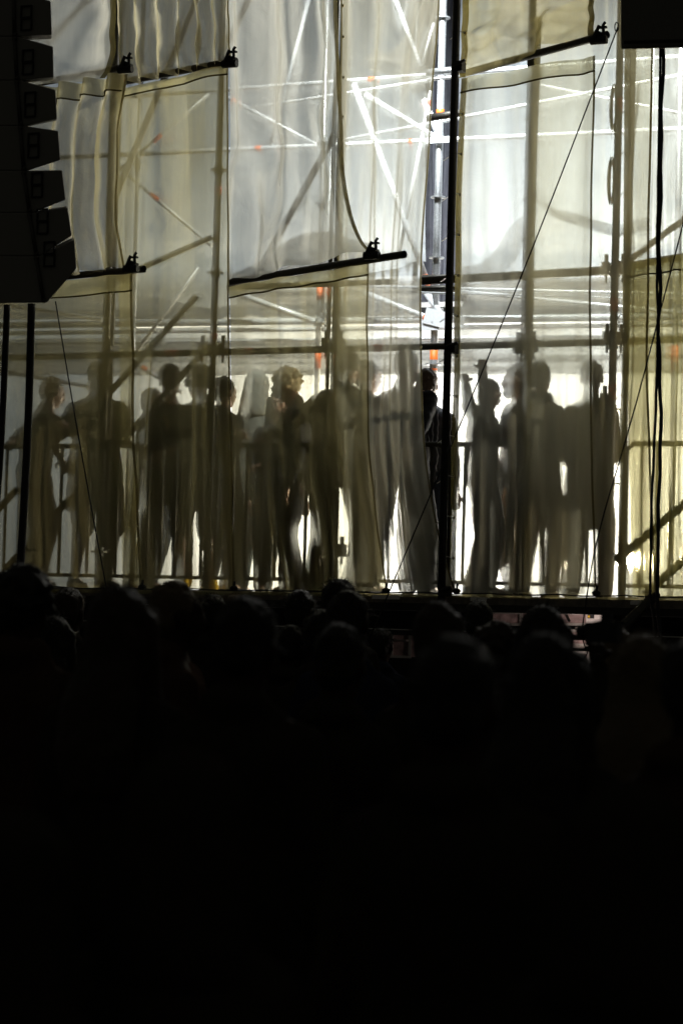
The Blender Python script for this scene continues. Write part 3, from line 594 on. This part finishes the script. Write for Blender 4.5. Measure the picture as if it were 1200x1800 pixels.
def person(label, px, y, top, face=180, crowd_=False, hairk='short', hair='black', skin=0, topc='black', botc='denim', sleeve='long', legs='long', lean=0, side=0, hl=None, hr=None, stance=1.0,
           head=(0, 0), width=1.0, coat=0, hood=False, glasses=False, vox=.0095, group='people standing on the platform behind the cloth', pos=None, H=None, feet=DZ, extras=None, shoe='black', cat='person', twist=0, eyes=True, fingers=True, hem=.86, beard=False, bun=False, cap=None):
    if pos is None:
        p = P(px, 1040, y); base = Vector((p.x, y, feet)); tp = P(px, top, y).z-feet
    else: base = Vector(pos); base.z = feet; tp = H
    # keep the leaning figures a plausible height
    ln = math.radians(lean); h0 = .95+.80*math.cos(ln)*math.cos(math.radians(side)); s = tp/h0
    if cat == 'person' and pos is None: s = min(s, 1.17)
    root = empty('person', base, label, cat, group); root.rotation_euler.z = math.radians(face); root.scale = (s, s, s)
    inv = (Matrix.Translation(base) @ Matrix.Rotation(math.radians(face), 4, 'Z') @ Matrix.Scale(s, 4)).inverted()
    pel = Vector((0, 0, .95)); Rm = Matrix.Rotation(ln, 3, 'X') @ Matrix.Rotation(math.radians(side), 3, 'Y') @ Matrix.Rotation(math.radians(twist), 3, 'Z')
    T = lambda v: pel+Rm@(Vector(v)-pel)
    # loc: facing -Y; leaning forward = rotate about X so that +z goes to -y
    sp = []
    w = width*.95
    rings0 = [(.84, .10, .09), (.88, .150, .105), (.95, .168, .118), (1.02, .155, .112), (1.10, .140, .105), (1.20, .152, .112), (1.30, .172, .118), (1.36, .172, .112), (1.41, .140, .095), (1.445, .095, .075), (1.49, .058, .055)]
    def torso(mb, inf, z0=.84, z1=1.5, flare=0):
        rr = []
        for z, rx, ry in rings0:
            if z < z0-.001 or z > z1: continue
            c = Vector((0, .0, z)); f = min(1, max(0, (z-.9)/.12))
            c2 = T(c) if z > .95 else c.lerp(T(c), f)
            X = Rm@X3 if z > .95 else X3; Yv = Rm@Y3 if z > .95 else Y3
            fl = flare*max(0, (1.1-z))
            rr.append((c2, (rx+inf+fl)*w, (ry+inf+fl)*(.5+.5*w), X, Yv))
        mb.loft(rr, 18)
    sh = [T((-.160*w, 0, 1.368)), T((.160*w, 0, 1.368))]
    hips = [Vector((-.085*w, 0, .91)), Vector((.085*w, 0, .91))]
    ank = [Vector((-.105*stance, 0, .085)), Vector((.105*stance, .02, .085))]
    hands = []
    for i, hnd in enumerate((hl, hr)):
        if hnd is None: q = Vector(((-.245, .245)[i]*w, -.05, .82))
        elif hnd[0] == 'w': q = inv@Vector(hnd[1])
        else: q = Vector(hnd[1])
        hands.append(q)
    if hl and hr and hl[0] == 'w' and hr[0] == 'w' and hands[0].x > hands[1].x: hands.reverse()
    elif hl and not hr and hl[0] == 'w' and hands[0].x > .02: hands = [Vector((-.26*w, -.05, .82)), hands[0]]
    elif hr and not hl and hr[0] == 'w' and hands[1].x < -.02: hands = [hands[1], Vector((.26*w, -.05, .82))]
    knees = []
    for i in (0, 1):
        k, a = ik(hips[i], ank[i], .43, .42, Vector((.15*(-1, 1)[i], -1, 0))); knees.append(k)
    elb = []
    for i in (0, 1):
        e, hh = ik(sh[i], hands[i], .30, .265, Vector(((-.25, .25)[i], .5, -.6))); elb.append(e); hands[i] = hh
    # head
    hm = Rm @ Matrix.Rotation(math.radians(head[1]), 3, 'X') @ Matrix.Rotation(math.radians(head[0]), 3, 'Z')
    nb = T((0, .005, 1.47)); hc = nb+Rm@Vector((0, -.015, .045))+(Rm @ Matrix.Rotation(math.radians(head[1]), 3, 'X'))@Vector((0, -.01, .115))
    Hd = lambda v: hc+hm@Vector(v)
    B = MB()
    torso(B, 0)
    B.cap(T((0, .01, 1.43)), hc+hm@Vector((0, .02, -.04)), .062, .056)
    for e in (((0, .012, .025), (.076, .096, .086)), ((0, -.028, -.03), (.062, .064, .082)), ((0, -.038, -.088), (.040, .042, .034)), ((0, -.094, -.062), (.023, .012, .009)), ((0, -.080, .022), (.050, .020, .012))):
        B.ell(Hd(e[0]), e[1], hm)
    B.cap(Hd((0, -.086, .010)), Hd((0, -.108, -.030)), .009, .014, 8)
    for sx in (-1, 1): B.ell(Hd((.078*sx, .012, -.012)), (.011, .021, .032), hm)
    for i in (0, 1):
        sgn = (-1, 1)[i]
        B.cap(T((.08*sgn*w, 0, 1.41)), sh[i], .052, .054)
        B.cap(sh[i], elb[i], .054, .040); B.cap(elb[i], hands[i], .040, .028)
        if crowd_: B.cap(hips[i], knees[i], .088, .056)
        else: B.cap(hips[i], knees[i], .088*(.6+.4*w), .056); B.cap(knees[i], ank[i], .055, .036)
        B.cap(ank[i], ank[i]+Vector((0, -.15, -.05)), .036, .028)
        # hand
        d = (hands[i]-elb[i]).normalized(); up = Vector((0, 0, 1)) if abs(d.z) < .85 else Vector((0, -1, 0))
        sdv = d.cross(up).normalized(); nrm = sdv.cross(d).normalized()
        curl = -nrm
        pc = hands[i]+d*.045; rot = Matrix((sdv, d, nrm)).transposed()
        B.ell(pc, (.040, .052, .018), rot)
        if fingers:
            for k, (off, ln_) in enumerate(((-.030, .060), (-.010, .072), (.010, .068), (.029, .054))):
                a = pc+sdv*off+d*.035; b = a+d*ln_*.55+curl*ln_*.22; c = b+d*ln_*.15+curl*ln_*.5
                B.cap(a, b, .0105, .0095, 8); B.cap(b, c, .0095, .0085, 8)
            ths = sgn
            a = pc-sdv*.028*ths-d*.015; b = a-sdv*.032*ths+d*.030+curl*.012; B.cap(a, b, .012, .011, 8); B.cap(b, b+d*.024+curl*.012, .011, .0095, 8)
    body = remesh(B, 'body', vox, SK[skin], root, smooth_it=2)
    # garments
    gv = .017 if not crowd_ else .022
    Tm = MB(); torso(Tm, .020, z0=hem, z1=1.475)
    for i in (0, 1):
        sgn = (-1, 1)[i]
        Tm.cap(T((.07*sgn*w, 0, 1.41)), sh[i]+Vector((0, 0, -.005)), .062, .062)
        if sleeve == 'long':
            Tm.cap(sh[i], elb[i], .066, .053); Tm.cap(elb[i], elb[i].lerp(hands[i], .93), .054, .040)
        elif sleeve == 'short': Tm.cap(sh[i], sh[i].lerp(elb[i], .72), .072, .066)
    if coat:
        zz = [(1.15, .15, .12), (.95, .178, .14), (.75, .188, .15), (coat, .195, .16)]
        Tm.loft([(Vector((0, 0, z)) if z < 1 else T((0, 0, z)), a*w, b, X3, Y3) for z, a, b in zz], 18)
    if hood:
        Tm.ell(T((0, .075, 1.475)), (.105, .075, .06), Rm); Tm.cap(T((-.07, .02, 1.47)), T((.07, .02, 1.47)), .055, .055)
    else: Tm.cap(T((0, .02, 1.45)), T((0, .02, 1.485)), .075, .066)
    if crowd_: Tm.ell(T((0, .045, 1.475)), (.115, .085, .06), Rm)
    remesh(Tm, 'jacket' if sleeve == 'long' else 'shirt', gv, CL[topc] if isinstance(topc, str) else topc, root, wr=.012, ws=11, seed=px*.1)
    Bm = MB(); torso(Bm, .012, z0=.84, z1=1.03)
    for i in (0, 1):
        Bm.cap(hips[i], knees[i], .112*(.5+.5*w), .090)
        if legs == 'long': Bm.cap(knees[i], ank[i]+Vector((0, 0, .0)), .088, .076)
        elif legs == 'short': Bm.cap(knees[i], knees[i]+(ank[i]-knees[i])*.06, .080, .085)
    remesh(Bm, 'trousers' if legs == 'long' else 'shorts', gv*(1.6 if crowd_ else 1), CL[botc], root, wr=.010, ws=10, seed=px*.2)
    for i in (() if crowd_ else (0, 1)):
        q = ank[i]; m = MB(); m.cap(q+Vector((0, .035, -.045)), q+Vector((0, -.15, -.055)), .043, .036); m.cap(q+Vector((0, .01, .0)), q+Vector((0, .0, -.03)), .046, .046)
        sh_ = remesh(m, 'shoe', .014, CL[shoe], root, smooth_it=1)
        m = MB(); m.box(q+Vector((0, -.055, -.079)), (.08, .26, .012)); so = m.build('sole', M['rubber']); so.parent = sh_
    # hair
    hb = MB(); rnd = random.Random(px*31+int(y*10))
    if hairk in ('short', 'long', 'pony', 'bald_cap', 'curly'):
        hb.ell(Hd((0, .026, .036)), (.085, .100, .086), hm)
        hb.ell(Hd((0, .055, -.01)), (.074, .070, .080), hm)
    if hairk == 'short':
        for k in range(26):
            a = rnd.uniform(0, 6.28); t_ = rnd.uniform(.1, 1); hb.ell(Hd((.074*math.cos(a)*t_, .028+.088*math.sin(a)*t_, .040+.078*math.sqrt(max(0, 1-t_*t_)))), [rnd.uniform(.014, .022)]*3)
    if hairk == 'curly':
        for k in range(230):
            a = rnd.uniform(0, 6.28); ph = rnd.uniform(-.5, 1.5); rr = rnd.uniform(.085, .114)
            v = Vector((rr*math.cos(ph)*math.cos(a), rr*math.cos(ph)*math.sin(a)*1.05+.03, rr*math.sin(ph)+.02))
            if v.y < -.045 and v.z < .045: continue
            hb.ell(Hd(v), [rnd.uniform(.011, .019)]*3, None, 7, 5)
    if hairk == 'long':
        hb.loft([(Hd((0, .04, -.02)), .086, .078, hm@X3, hm@Y3), (Hd((0, .055, -.08)), .092, .068, hm@X3, hm@Y3), (T((0, .085, 1.44)), .125, .055, Rm@X3, Rm@Y3), (T((0, .115, 1.30)), .13, .040, Rm@X3, Rm@Y3), (T((0, .115, 1.18)), .09, .028, Rm@X3, Rm@Y3)], 16)
        for sx in (-1, 1): hb.cap(Hd((.082*sx, -.005, .02)), T((.10*sx, -.03, 1.38)), .028, .030)
        for k in range(14):
            u = rnd.uniform(-1, 1); hb.cap(Hd((.08*u, .085, .0)), T((.135*u, .12, rnd.uniform(1.12, 1.25))), .016, .008, 6)
    if hairk == 'pony':
        hb.cap(Hd((0, .11, .02)), Hd((0, .14, -.05)), .032, .03); hb.cap(Hd((0, .14, -.05)), T((0, .14, 1.30)), .03, .014)
    if bun: hb.ell(Hd((0, .05, .13)), (.045, .045, .04))
    if hairk == 'hood' or cap == 'hood':
        hb.ell(Hd((0, .025, .025)), (.098, .118, .112), hm); hb.loft([(Hd((0, .04, .0)), .098, .10, hm@X3, hm@Y3), (T((0, .03, 1.46)), .13, .11, Rm@X3, Rm@Y3), (T((0, .02, 1.40)), .15, .11, Rm@X3, Rm@Y3)], 16)
    if hairk == 'beanie':
        hb.ell(Hd((0, .018, .052)), (.088, .106, .090), hm); hb.loft([(Hd((0, .012, .018)), .086, .104, hm@X3, hm@Y3), (Hd((0, .012, .05)), .092, .110, hm@X3, hm@Y3)], 18)
    if hairk == 'shaved': hb.ell(Hd((0, .020, .030)), (.079, .099, .088), hm)
    if hb.v:
        nm = {'hood': 'hood', 'beanie': 'beanie'}.get(hairk, 'hair')
        mm = (CL[topc] if hairk == 'hood' else CL[hair] if hairk == 'beanie' else HA[('crowd_' if crowd_ else '')+hair])
        remesh(hb, nm, .012 if crowd_ else .0095, mm, root, wr=.005, ws=35, smooth_it=1 if hairk == 'curly' else 9 if crowd_ else 4, seed=3)
    if hairk in ('short', 'long', 'pony', 'curly') :
        m = MB(); n_ = 170 if crowd_ else 90; cur = 2 if hairk == 'curly' else 1
        for k in range(n_):
            a = rnd.uniform(0, 6.28); ph = rnd.uniform(-.35, 1.45)
            dr = Vector((math.cos(ph)*math.cos(a), math.cos(ph)*math.sin(a), math.sin(ph)))
            v = Vector((dr.x*.082, dr.y*.098+.028, dr.z*.088+.034))
            if v.y < -.03 and v.z < .05: continue
            L_ = rnd.uniform(.01, .035)*(1.5 if cur == 2 else 1); tw = Vector((rnd.uniform(-1, 1), rnd.uniform(-1, 1), rnd.uniform(-1.2, .3)))*.6
            p1 = v+dr*L_*.6+tw*L_*.4; p2 = v+dr*L_*.8+tw*L_*1.3
            m.tube([Hd(v*.97), Hd(p1), Hd(p2)], [.0016, .0012, .0006], 3, False)
        if hairk == 'long':
            for k in range(60):
                u_ = rnd.uniform(-1, 1); z_ = rnd.uniform(1.2, 1.45); sx = 1 if u_ > 0 else -1
                m.tube([Hd((.085*u_, .06, rnd.uniform(-.1, .05))), T((sx*rnd.uniform(.09, .135), .08, z_+.06)), T((sx*rnd.uniform(.10, .165), .09, z_-.05))], [.0018, .0014, .0007], 3, False)
        o = m.build('loose_hair', HA[('crowd_' if crowd_ else '')+hair], None, True); o.parent = root; o['kind'] = 'stuff'
    if cap == 'brim':
        m = MB(); m.loft([(Hd((0, 0, .07)), .088, .104, hm@X3, hm@Y3), (Hd((0, 0, .13)), .07, .085, hm@X3, hm@Y3)], 18); m.ell(Hd((0, -.11, .065)), (.07, .07, .010), hm); m.build('cap', CL['black'], root, True)
    if beard:
        m = MB(); m.ell(Hd((0, -.052, -.095)), (.05, .05, .045), hm); m.ell(Hd((0, -.03, -.06)), (.066, .05, .04), hm); remesh(m, 'beard', .01, HA[hair], root, wr=.006, ws=50)
    if eyes:
        for sx in (-1, 1):
            m = MB(); m.ell(Hd((.031*sx, -.083, .004)), (.013, .010, .008), hm, 8, 6); e_ = m.build('eye', M['eye'], None, True); e_.parent = root
            m = MB(); m.ell(Hd((.031*sx, -.0915, .004)), (.005, .003, .005), hm, 8, 6); p_ = m.build('pupil', M['rubber'], None, True); p_.parent = e_
    if glasses:
        m = MB()
        for sx in (-1, 1): m.ell(Hd((.033*sx, -.102, .004)), (.027, .006, .021), hm, 12, 8); m.cap(Hd((.058*sx, -.10, .010)), Hd((.080*sx, .0, .010)), .003, .003, 6)
        m.cap(Hd((-.012, -.106, .010)), Hd((.012, -.106, .010)), .003, .003, 6); o = m.build('sunglasses', M['glass'], None, True); o.parent = root
    if extras: extras(root, Hd, T, hands, hm, Rm)
    return root
def Wp(px, py, y): return ('w', P(px, py, y))
def earrings(root, Hd, T, hands, hm, Rm):
    for sx in (-1, 1):
        c = Hd((.082*sx, .01, -.075)); m = MB(); m.tube([c+Vector((.018*math.cos(a/12*6.283), 0, .030*math.sin(a/12*6.283))) for a in range(13)], .004, 6); o = m.build('hoop_earring', M['brass'], None, True); o.parent = root
def tshirt_print(root, Hd, T, hands, hm, Rm):
    for (x, z, w_, h_, mt, an) in ((-.02, 1.33, .05, .02, 'print_yellow', .5), (.0, 1.27, .03, .06, 'print_yellow', -.3), (.03, 1.30, .10, .012, 'card', .12), (.04, 1.25, .045, .09, 'card', -.2), (.055, 1.30, .03, .05, 'print_yellow', -.4), (.02, 1.20, .03, .07, 'print_yellow', .2), (.03, 1.14, .014, .09, 'card', 0)):
        m = MB(); m.box(Vector((0, 0, 0)), (w_, .006, h_), Matrix.Rotation(an, 3, 'Y')); o = m.build('shirt_print', M[mt], None); o.parent = root; o.location = T((x, -.168, z))
def cigarette(root, Hd, T, hands, hm, Rm):
    m = MB(); m.cap(hands[0]+Vector((.02, -.06, .03)), hands[0]+Vector((.02, -.13, .04)), .004, .004, 6); o = m.build('cigarette', M['card'], None, True); o.parent = root
def phone_hand(root, Hd, T, hands, hm, Rm): pass

PEOPLE = [
 dict(label='blurred figure in a pale top leaning on the railing at the far left', px=52, y=1.3, top=662, face=150, hairk='short', hair='grey', skin=0, topc='grey', botc='charcoal', lean=12, hl=Wp(10, 785, .8), hr=Wp(110, 745, .8)),
 dict(label='tall shaven figure with hoop earrings and wide shoulders standing at left', px=160, y=1.25, top=634, face=180, hairk='shaved', hair='black', skin=2, topc='black', botc='black', sleeve='short', legs='short', width=1.28, coat=.60, stance=1.3, hl=('l', (-.38, -.10, 1.02)), hr=('l', (.36, -.12, 1.0)), extras=earrings, bun=False),
 dict(label='short figure half hidden behind the cap wearer', px=258, y=2.1, top=684, face=100, hairk='short', hair='brown', topc='charcoal', botc='denim'),
 dict(label='figure in a pale beanie and open jacket over a yellow printed shirt', px=288, y=1.5, top=644, face=25, hairk='beanie', hair='grey', skin=1, topc='black', botc='tie', head=(25, 8), extras=tshirt_print, stance=1.4, hl=('l', (-.15, -.22, 1.05))),
 dict(label='figure with dark curls in a long shirt and shorts with one bent bare leg', px=345, y=1.2, top=642, face=230, hairk='curly', hair='black', skin=1, topc='black', botc='black', sleeve='short', legs='short', coat=.68, stance=1.2, shoe='yellow', head=(10, 15), lean=4, hl=('l', (-.2, -.3, 1.08)), hr=('l', (.2, -.3, 1.08))),
 dict(label='dark figure mostly hidden by the cloth edge left of the hooded figure', px=383, y=1.8, top=664, face=160, hairk='short', hair='black', topc='black', botc='black', hr=Wp(428, 768, 1.0)),
 dict(label='pale hooded figure standing farther back in the centre', px=441, y=2.6, top=655, face=175, hairk='hood', topc='pale', botc='jeans', head=(0, 0), coat=.40),
 dict(label='woman with long dark hair and a lit face between the hooded and blond figures', px=482, y=2.3, top=684, face=20, hairk='long', hair='black', skin=0, topc='charcoal', botc='black', head=(-5, 5)),
 dict(label='blond curly haired figure in dark sunglasses looking down to the left', px=519, y=1.9, top=648, face=-72, hairk='curly', hair='blond', skin=1, topc='black', botc='black', head=(0, 18), lean=6, glasses=True, hl=('l', (-.1, -.3, 1.0))),
 dict(label='large man in a black shirt from behind, arm stretched along the railing', px=588, y=1.2, top=612, face=175, hairk='short', hair='black', skin=1, topc='black', botc='black', width=1.42, lean=8, hl=Wp(450, 780, .75), hr=None, stance=1.5),
 dict(label='dark figure with a lit cheek behind the cloth fold right of the large man', px=634, y=1.6, top=634, face=150, hairk='short', hair='brown', skin=0, topc='black', botc='jeans', width=1.05),
 dict(label='man in a dark shirt leaning with both hands on the railing, legs wide apart', px=694, y=1.2, top=612, face=170, hairk='short', hair='brown', skin=0, topc='black', botc='black', width=1.35, lean=14, side=5, stance=2.3, hl=Wp(660, 785, .8), hr=Wp(722, 780, .8)),
 dict(label='figure in a shiny navy striped track jacket standing in the gap', px=740, y=1.45, top=650, face=205, hairk='short', hair='grey', skin=0, topc='navy', botc='denim', width=1.05),
 dict(label='man in a hooded sweatshirt gripping the overhead tube with both hands', px=842, y=1.15, top=664, face=125, hairk='shaved', hair='grey', skin=0, topc='grey', botc='charcoal', hood=True, stance=1.7, head=(20, 12), hl=Wp(798, 612, .5), hr=Wp(843, 612, .5)),
 dict(label='bearded man in profile lifting a cigarette, partly behind the grey standard', px=903, y=1.75, top=640, face=-80, hairk='short', hair='brown', skin=0, topc='charcoal', botc='beige', beard=True, extras=cigarette, hl=('l', (-.05, -.22, 1.42)), coat=.72),
 dict(label='figure in a collared jacket from behind, beside the bearded man', px=938, y=1.25, top=636, face=175, hairk='short', hair='black', skin=1, topc='olive', botc='beige', width=.95, hood=True, hl=('l', (-.12, -.26, 1.10)), hr=('l', (.12, -.26, 1.10))),
 dict(label='figure in a knee length coat from behind, nearest the steel standard', px=1030, y=1.25, top=636, face=190, hairk='short', hair='brown', skin=0, topc='olive', botc='beige', width=.95, coat=.52, stance=1.1, hl=('l', (-.12, -.26, 1.05)), hr=('l', (.14, -.2, .98))),
]
for d in PEOPLE: person(**d)

# ------------------------------------------------------------ crowd in front
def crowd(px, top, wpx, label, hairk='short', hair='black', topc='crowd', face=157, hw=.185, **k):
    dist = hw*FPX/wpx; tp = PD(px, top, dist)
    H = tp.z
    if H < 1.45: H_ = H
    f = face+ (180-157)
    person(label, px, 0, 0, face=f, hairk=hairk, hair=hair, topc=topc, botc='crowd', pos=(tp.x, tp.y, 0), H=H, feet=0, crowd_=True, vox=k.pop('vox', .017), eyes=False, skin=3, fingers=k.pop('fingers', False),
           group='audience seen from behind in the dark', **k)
CR = [
 (42, 1002, 96, 'audience member with dark bushy hair and a pale collar at the far left edge', dict(hairk='curly', topc='crowd2', hood=True)),
 (122, 1036, 60, 'small dark head between the bushy haired and the long haired audience members', dict(hair='brown')),
 (98, 1082, 66, 'low dark head below the bushy haired one at left', dict(hairk='long')),
 (212, 1030, 122, 'audience member with very long straight hair at left', dict(hairk='long', hair='brown')),
 (308, 1026, 84, 'audience member with cropped hair turning to the right, neck rim lit', dict(hairk='short', hair='grey', face=110, topc='crowd2')),
 (376, 1048, 54, 'small head left of the large dark head near the centre', dict()),
 (412, 1046, 50, 'small light haired head peeking over the large dark head', dict(hair='grey', hairk='long')),
 (434, 1056, 128, 'large dark head with sloping shoulders left of centre', dict(hairk='short', width=1.15)),
 (529, 1040, 58, 'small round head just left of the centre', dict()),
 (597, 1021, 62, 'topmost small head at the centre', dict()),
 (612, 1042, 82, 'wider head in front of the topmost small head', dict(hairk='short', topc='crowd3')),
 (568, 1076, 76, 'dark head below the two stacked heads at the centre', dict()),
 (512, 1102, 62, 'low head left of the one wearing a brimmed cap', dict(topc='crowd')),
 (598, 1102, 112, 'audience member in a brimmed cap in the centre foreground', dict(cap='brim')),
 (670, 1106, 50, 'small head right of the brimmed cap', dict(topc='crowd3')),
 (772, 1064, 106, 'broad head right of centre with a lit crown', dict(hairk='short', hair='brown')),
 (842, 1058, 56, 'small head behind the broad head right of centre', dict()),
 (874, 1100, 84, 'bushy low head between the broad head and the tall one', dict(hairk='curly', hair='brown')),
 (955, 1064, 92, 'tall dark head below the grey standard at right', dict(hairk='long')),
 (1080, 1100, 78, 'light haired head with a rim of light at right', dict(hair='grey', hairk='pony')),
 (1132, 1116, 120, 'long haired audience member at lower right with a blond lit rim', dict(hairk='long', hair='grey')),
 (1225, 1130, 150, 'audience member cut off by the right edge', dict(hairk='short', topc='crowd2')),
 (800, 1128, 190, 'big dark foreground head at centre right', dict(hairk='short', width=1.1)),
 (1105, 1390, 250, 'nearest dark shoulder at lower right', dict(hairk='hood')),
 (25, 1440, 260, 'nearest dark back at the lower left corner', dict(hairk='hood')),
 (330, 1330, 250, 'nearest dark back left of the bottom centre', dict(hairk='hood')),
 (960, 1112, 150, 'dark foreground head beside the raised hand', dict(hairk='long')),
]
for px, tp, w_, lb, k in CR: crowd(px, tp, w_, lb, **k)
# raised hand holding a small camera, its owner low in the crowd
hp = PD(1046, 1128, 9.0)
crowd(1010, 1150, 90, 'low audience member raising one hand with a small camera', hl=('w', PD(1050, 1165, 8.7)), fingers=True, vox=.010, hairk='short')
t = empty('camera', PD(1060, 1110, 8.6), 'small black video camera held up by a raised hand above the crowd', 'camera')
m = MB(); c = PD(1060, 1112, 8.6); m.box(c, (.12, .06, .07)); m.build('camera_body', M['rubber'], t)
m = MB(); m.tube([c+Vector((0, 0, .02)), c+Vector((-.10, .05, .0))], .026, 12); m.build('lens', M['rubber'], t, True)
m = MB(); m.box(c+Vector((.01, 0, .05)), (.035, .03, .035)); m.build('viewfinder', M['rubber'], t)
m = MB(); m.tube([c+Vector((-.05, 0, -.03)), c+Vector((-.07, 0, -.10)), c+Vector((-.04, 0, -.14)), c+Vector((0, 0, -.10)), c+Vector((-.02, 0, -.03))], .003, 6); m.build('strap', M['rubber'], t, True)

# ------------------------------------------------------------ speakers, cables
YS = -2.6
t = empty('line_array', P(20, 250, YS), 'curved hang of black line array loudspeakers at the upper left', 'loudspeaker')
cabs = [((-110, -14), (30, -14), (90, 2), (92, 61), (32, 64), (-110, 64)), ((-110, 64), (32, 64), (94, 82), (95, 136), (36, 141), (-110, 141)), ((-110, 141), (36, 141), (98, 158), (101, 209), (42, 221), (-110, 221)),
        ((-110, 221), (42, 221), (103, 230), (107, 281), (48, 300), (-110, 300)), ((-110, 300), (48, 300), (110, 299), (116, 351), (58, 374), (-110, 374)), ((-110, 374), (58, 374), (119, 364), (127, 414), (70, 450), (-110, 450)), ((-110, 450), (70, 450), (131, 421), (135, 472), (83, 532), (-110, 534))]
DL = (P(80, 300, YS)-CAM).normalized(); DR = (P(1130, 40, -2.2)-CAM).normalized()
for poly in cabs:
    m = MB(); n = len(poly); f_ = [P(a, b, YS) for a, b in poly]; k_ = [v+DL*.5 for v in f_]
    m.add(f_+k_, [tuple(range(n))]+[tuple(range(n, 2*n))[::-1]]+[(i, i+n, (i+1) % n+n, (i+1) % n) for i in range(n)])
    cb = m.build('cabinet', M['black_rough'], t)
    bv = cb.modifiers.new('bevel', 'BEVEL'); bv.width = .008; bv.segments = 2
    # recessed handle frame on the cheek
    cx = poly[1][0]*.62+poly[2][0]*.38; cy = (poly[2][1]+poly[3][1])/2
    for dy in (-11, 11):
        c = P(cx-6, cy+dy, YS-.006); m = MB()
        for ox, oz, sx, sz in ((0, .036, .075, .008), (0, -.036, .075, .008), (-.036, 0, .008, .075), (.036, 0, .008, .075)): m.box(c+Vector((ox, 0, oz)), (sx, .012, sz))
        hh = m.build('handle', M['black'], cb)
    m = MB(); c1 = P(poly[1][0]-6, poly[1][1]+4, YS-.01); c2 = P(poly[4][0]-6, poly[4][1]-4, YS-.01); m.tube([c1, c2], .012, 8)
    for q in (c1, c2): m.ell(q, (.018, .012, .018), None, 8, 6)
    m.build('rigging_bar', M['dark_tube'], cb, True)
t = empty('hanging_speaker', P(1150, 30, -2.2), 'square black loudspeaker box hanging at the upper right corner', 'loudspeaker')
A = P(1088, -60, -2.2); B = P(1290, 75, -2.2); m = MB(); RZ = Matrix((DR.cross(UP).normalized(), DR, DR.cross(UP).cross(DR).normalized())).transposed(); m.box((A+B)/2+DR*.35, ((B-A).dot(R0), .7, A.z-B.z), RZ); cb = m.build('cabinet', M['black_rough'], t); bv = cb.modifiers.new('bevel', 'BEVEL'); bv.width = .012; bv.segments = 2
m = MB(); m.box((A+B)/2-F0*.01+Vector((0,0,(B.z-A.z)/2+.03)), ((B-A).dot(R0)-.04, .02, .02), RZ); m.build('edge_strip', M['rubber'], t)
def cable(pts, r, label, y=-2.0, name='cable', cat='cable', mt='rubber', wob=0, seed=0):
    pp = []
    n = 40
    sp_ = [(a, b, y) for a, b in pts]; sm_ = smooth_pts(sp_, 3) if len(sp_) > 2 else sp_
    for i in range(n+1):
        q = interp(sm_, i/n); pp.append(P(q[0]+wob*noise.noise((i*.35, seed, 1)), q[1], y))
    m = MB(); m.tube(pp, r, 8); return tag(m.build(name, M[mt], None, True), label, cat)
cable([(1160, 76), (1158, 200), (1154, 400), (1156, 600), (1148, 800), (1140, 1000), (1152, 1150)], .0085, 'left of the two thick black cables hanging from the right speaker', wob=3, seed=2)
cable([(1164, 76), (1163, 200), (1158, 380), (1158, 620), (1160, 800), (1154, 1000), (1158, 1160)], .011, 'right of the two thick black cables hanging from the right speaker', wob=4, seed=7)
cable([(13, 536), (10, 620), (3, 780), (-6, 900)], .022, 'thin black strap hanging below the line array at the left edge')
cable([(56, 534), (52, 700), (45, 850), (36, 1002)], .026, 'thick black cable loom hanging straight below the line array')
cable([(98, 530), (140, 780), (187, 1032)], .0045, 'thin dark line running down right from the line array', y=-1.6, name='guy_line', cat='line')
cable([(1085, 48), (900, 530), (650, 1120)], .0045, 'long thin dark guy line slanting from the right speaker down to centre', y=-1.6, name='guy_line', cat='line')
cable([(1205, 372), (1110, 740), (1045, 950), (1022, 1108)], .0045, 'thin dark guy line slanting down at the far right', y=-1.6, name='guy_line', cat='line')
c = P(1083, 47, -1.6); m = MB(); m.tube([c+Vector((.012*math.cos(a/12*6.283), 0, .028*math.sin(a/12*6.283))) for a in range(13)], .004, 6); tag(m.build('shackle', M['rubber'], None, True), 'small dark shackle where the long guy line starts beside the right speaker', 'shackle')
cable([(1022, 1108), (1024, 1130), (1034, 1150), (1020, 1160)], .004, 'loose curled end of the far right guy line in front of the flight cases', y=-.6, name='rope_end', cat='rope')
# rope hanks hung on the scaffold at right
for px, py, lb in ((1078, 190, 'upper hank of pale rope tied on the steel standard'), (1074, 318, 'lower hank of pale rope tied on the steel standard')):
    m = MB(); c = P(px, py, .36)
    for k in range(4):
        m.tube([c+Vector(((.012+.005*k)*math.cos(a/14*6.283)+.01*noise.noise((a, k, 0)), -.01*k*.3, (.13+.012*k)*math.sin(a/14*6.283))) for a in range(15)], .005, 6)
    tag(m.build('rope_hank', M['tie'], None, True), lb, 'rope', 'rope hanks on the standard')
# added fill light under the deck, brightens the flight cases, has no fixture
lamp('under_stage_fill', 'POINT', (P(1000, 1090, .4).x, .55, DZ-.25), (0, 0, 0), 4, (1, .8, .72), shadow_soft_size=.03)
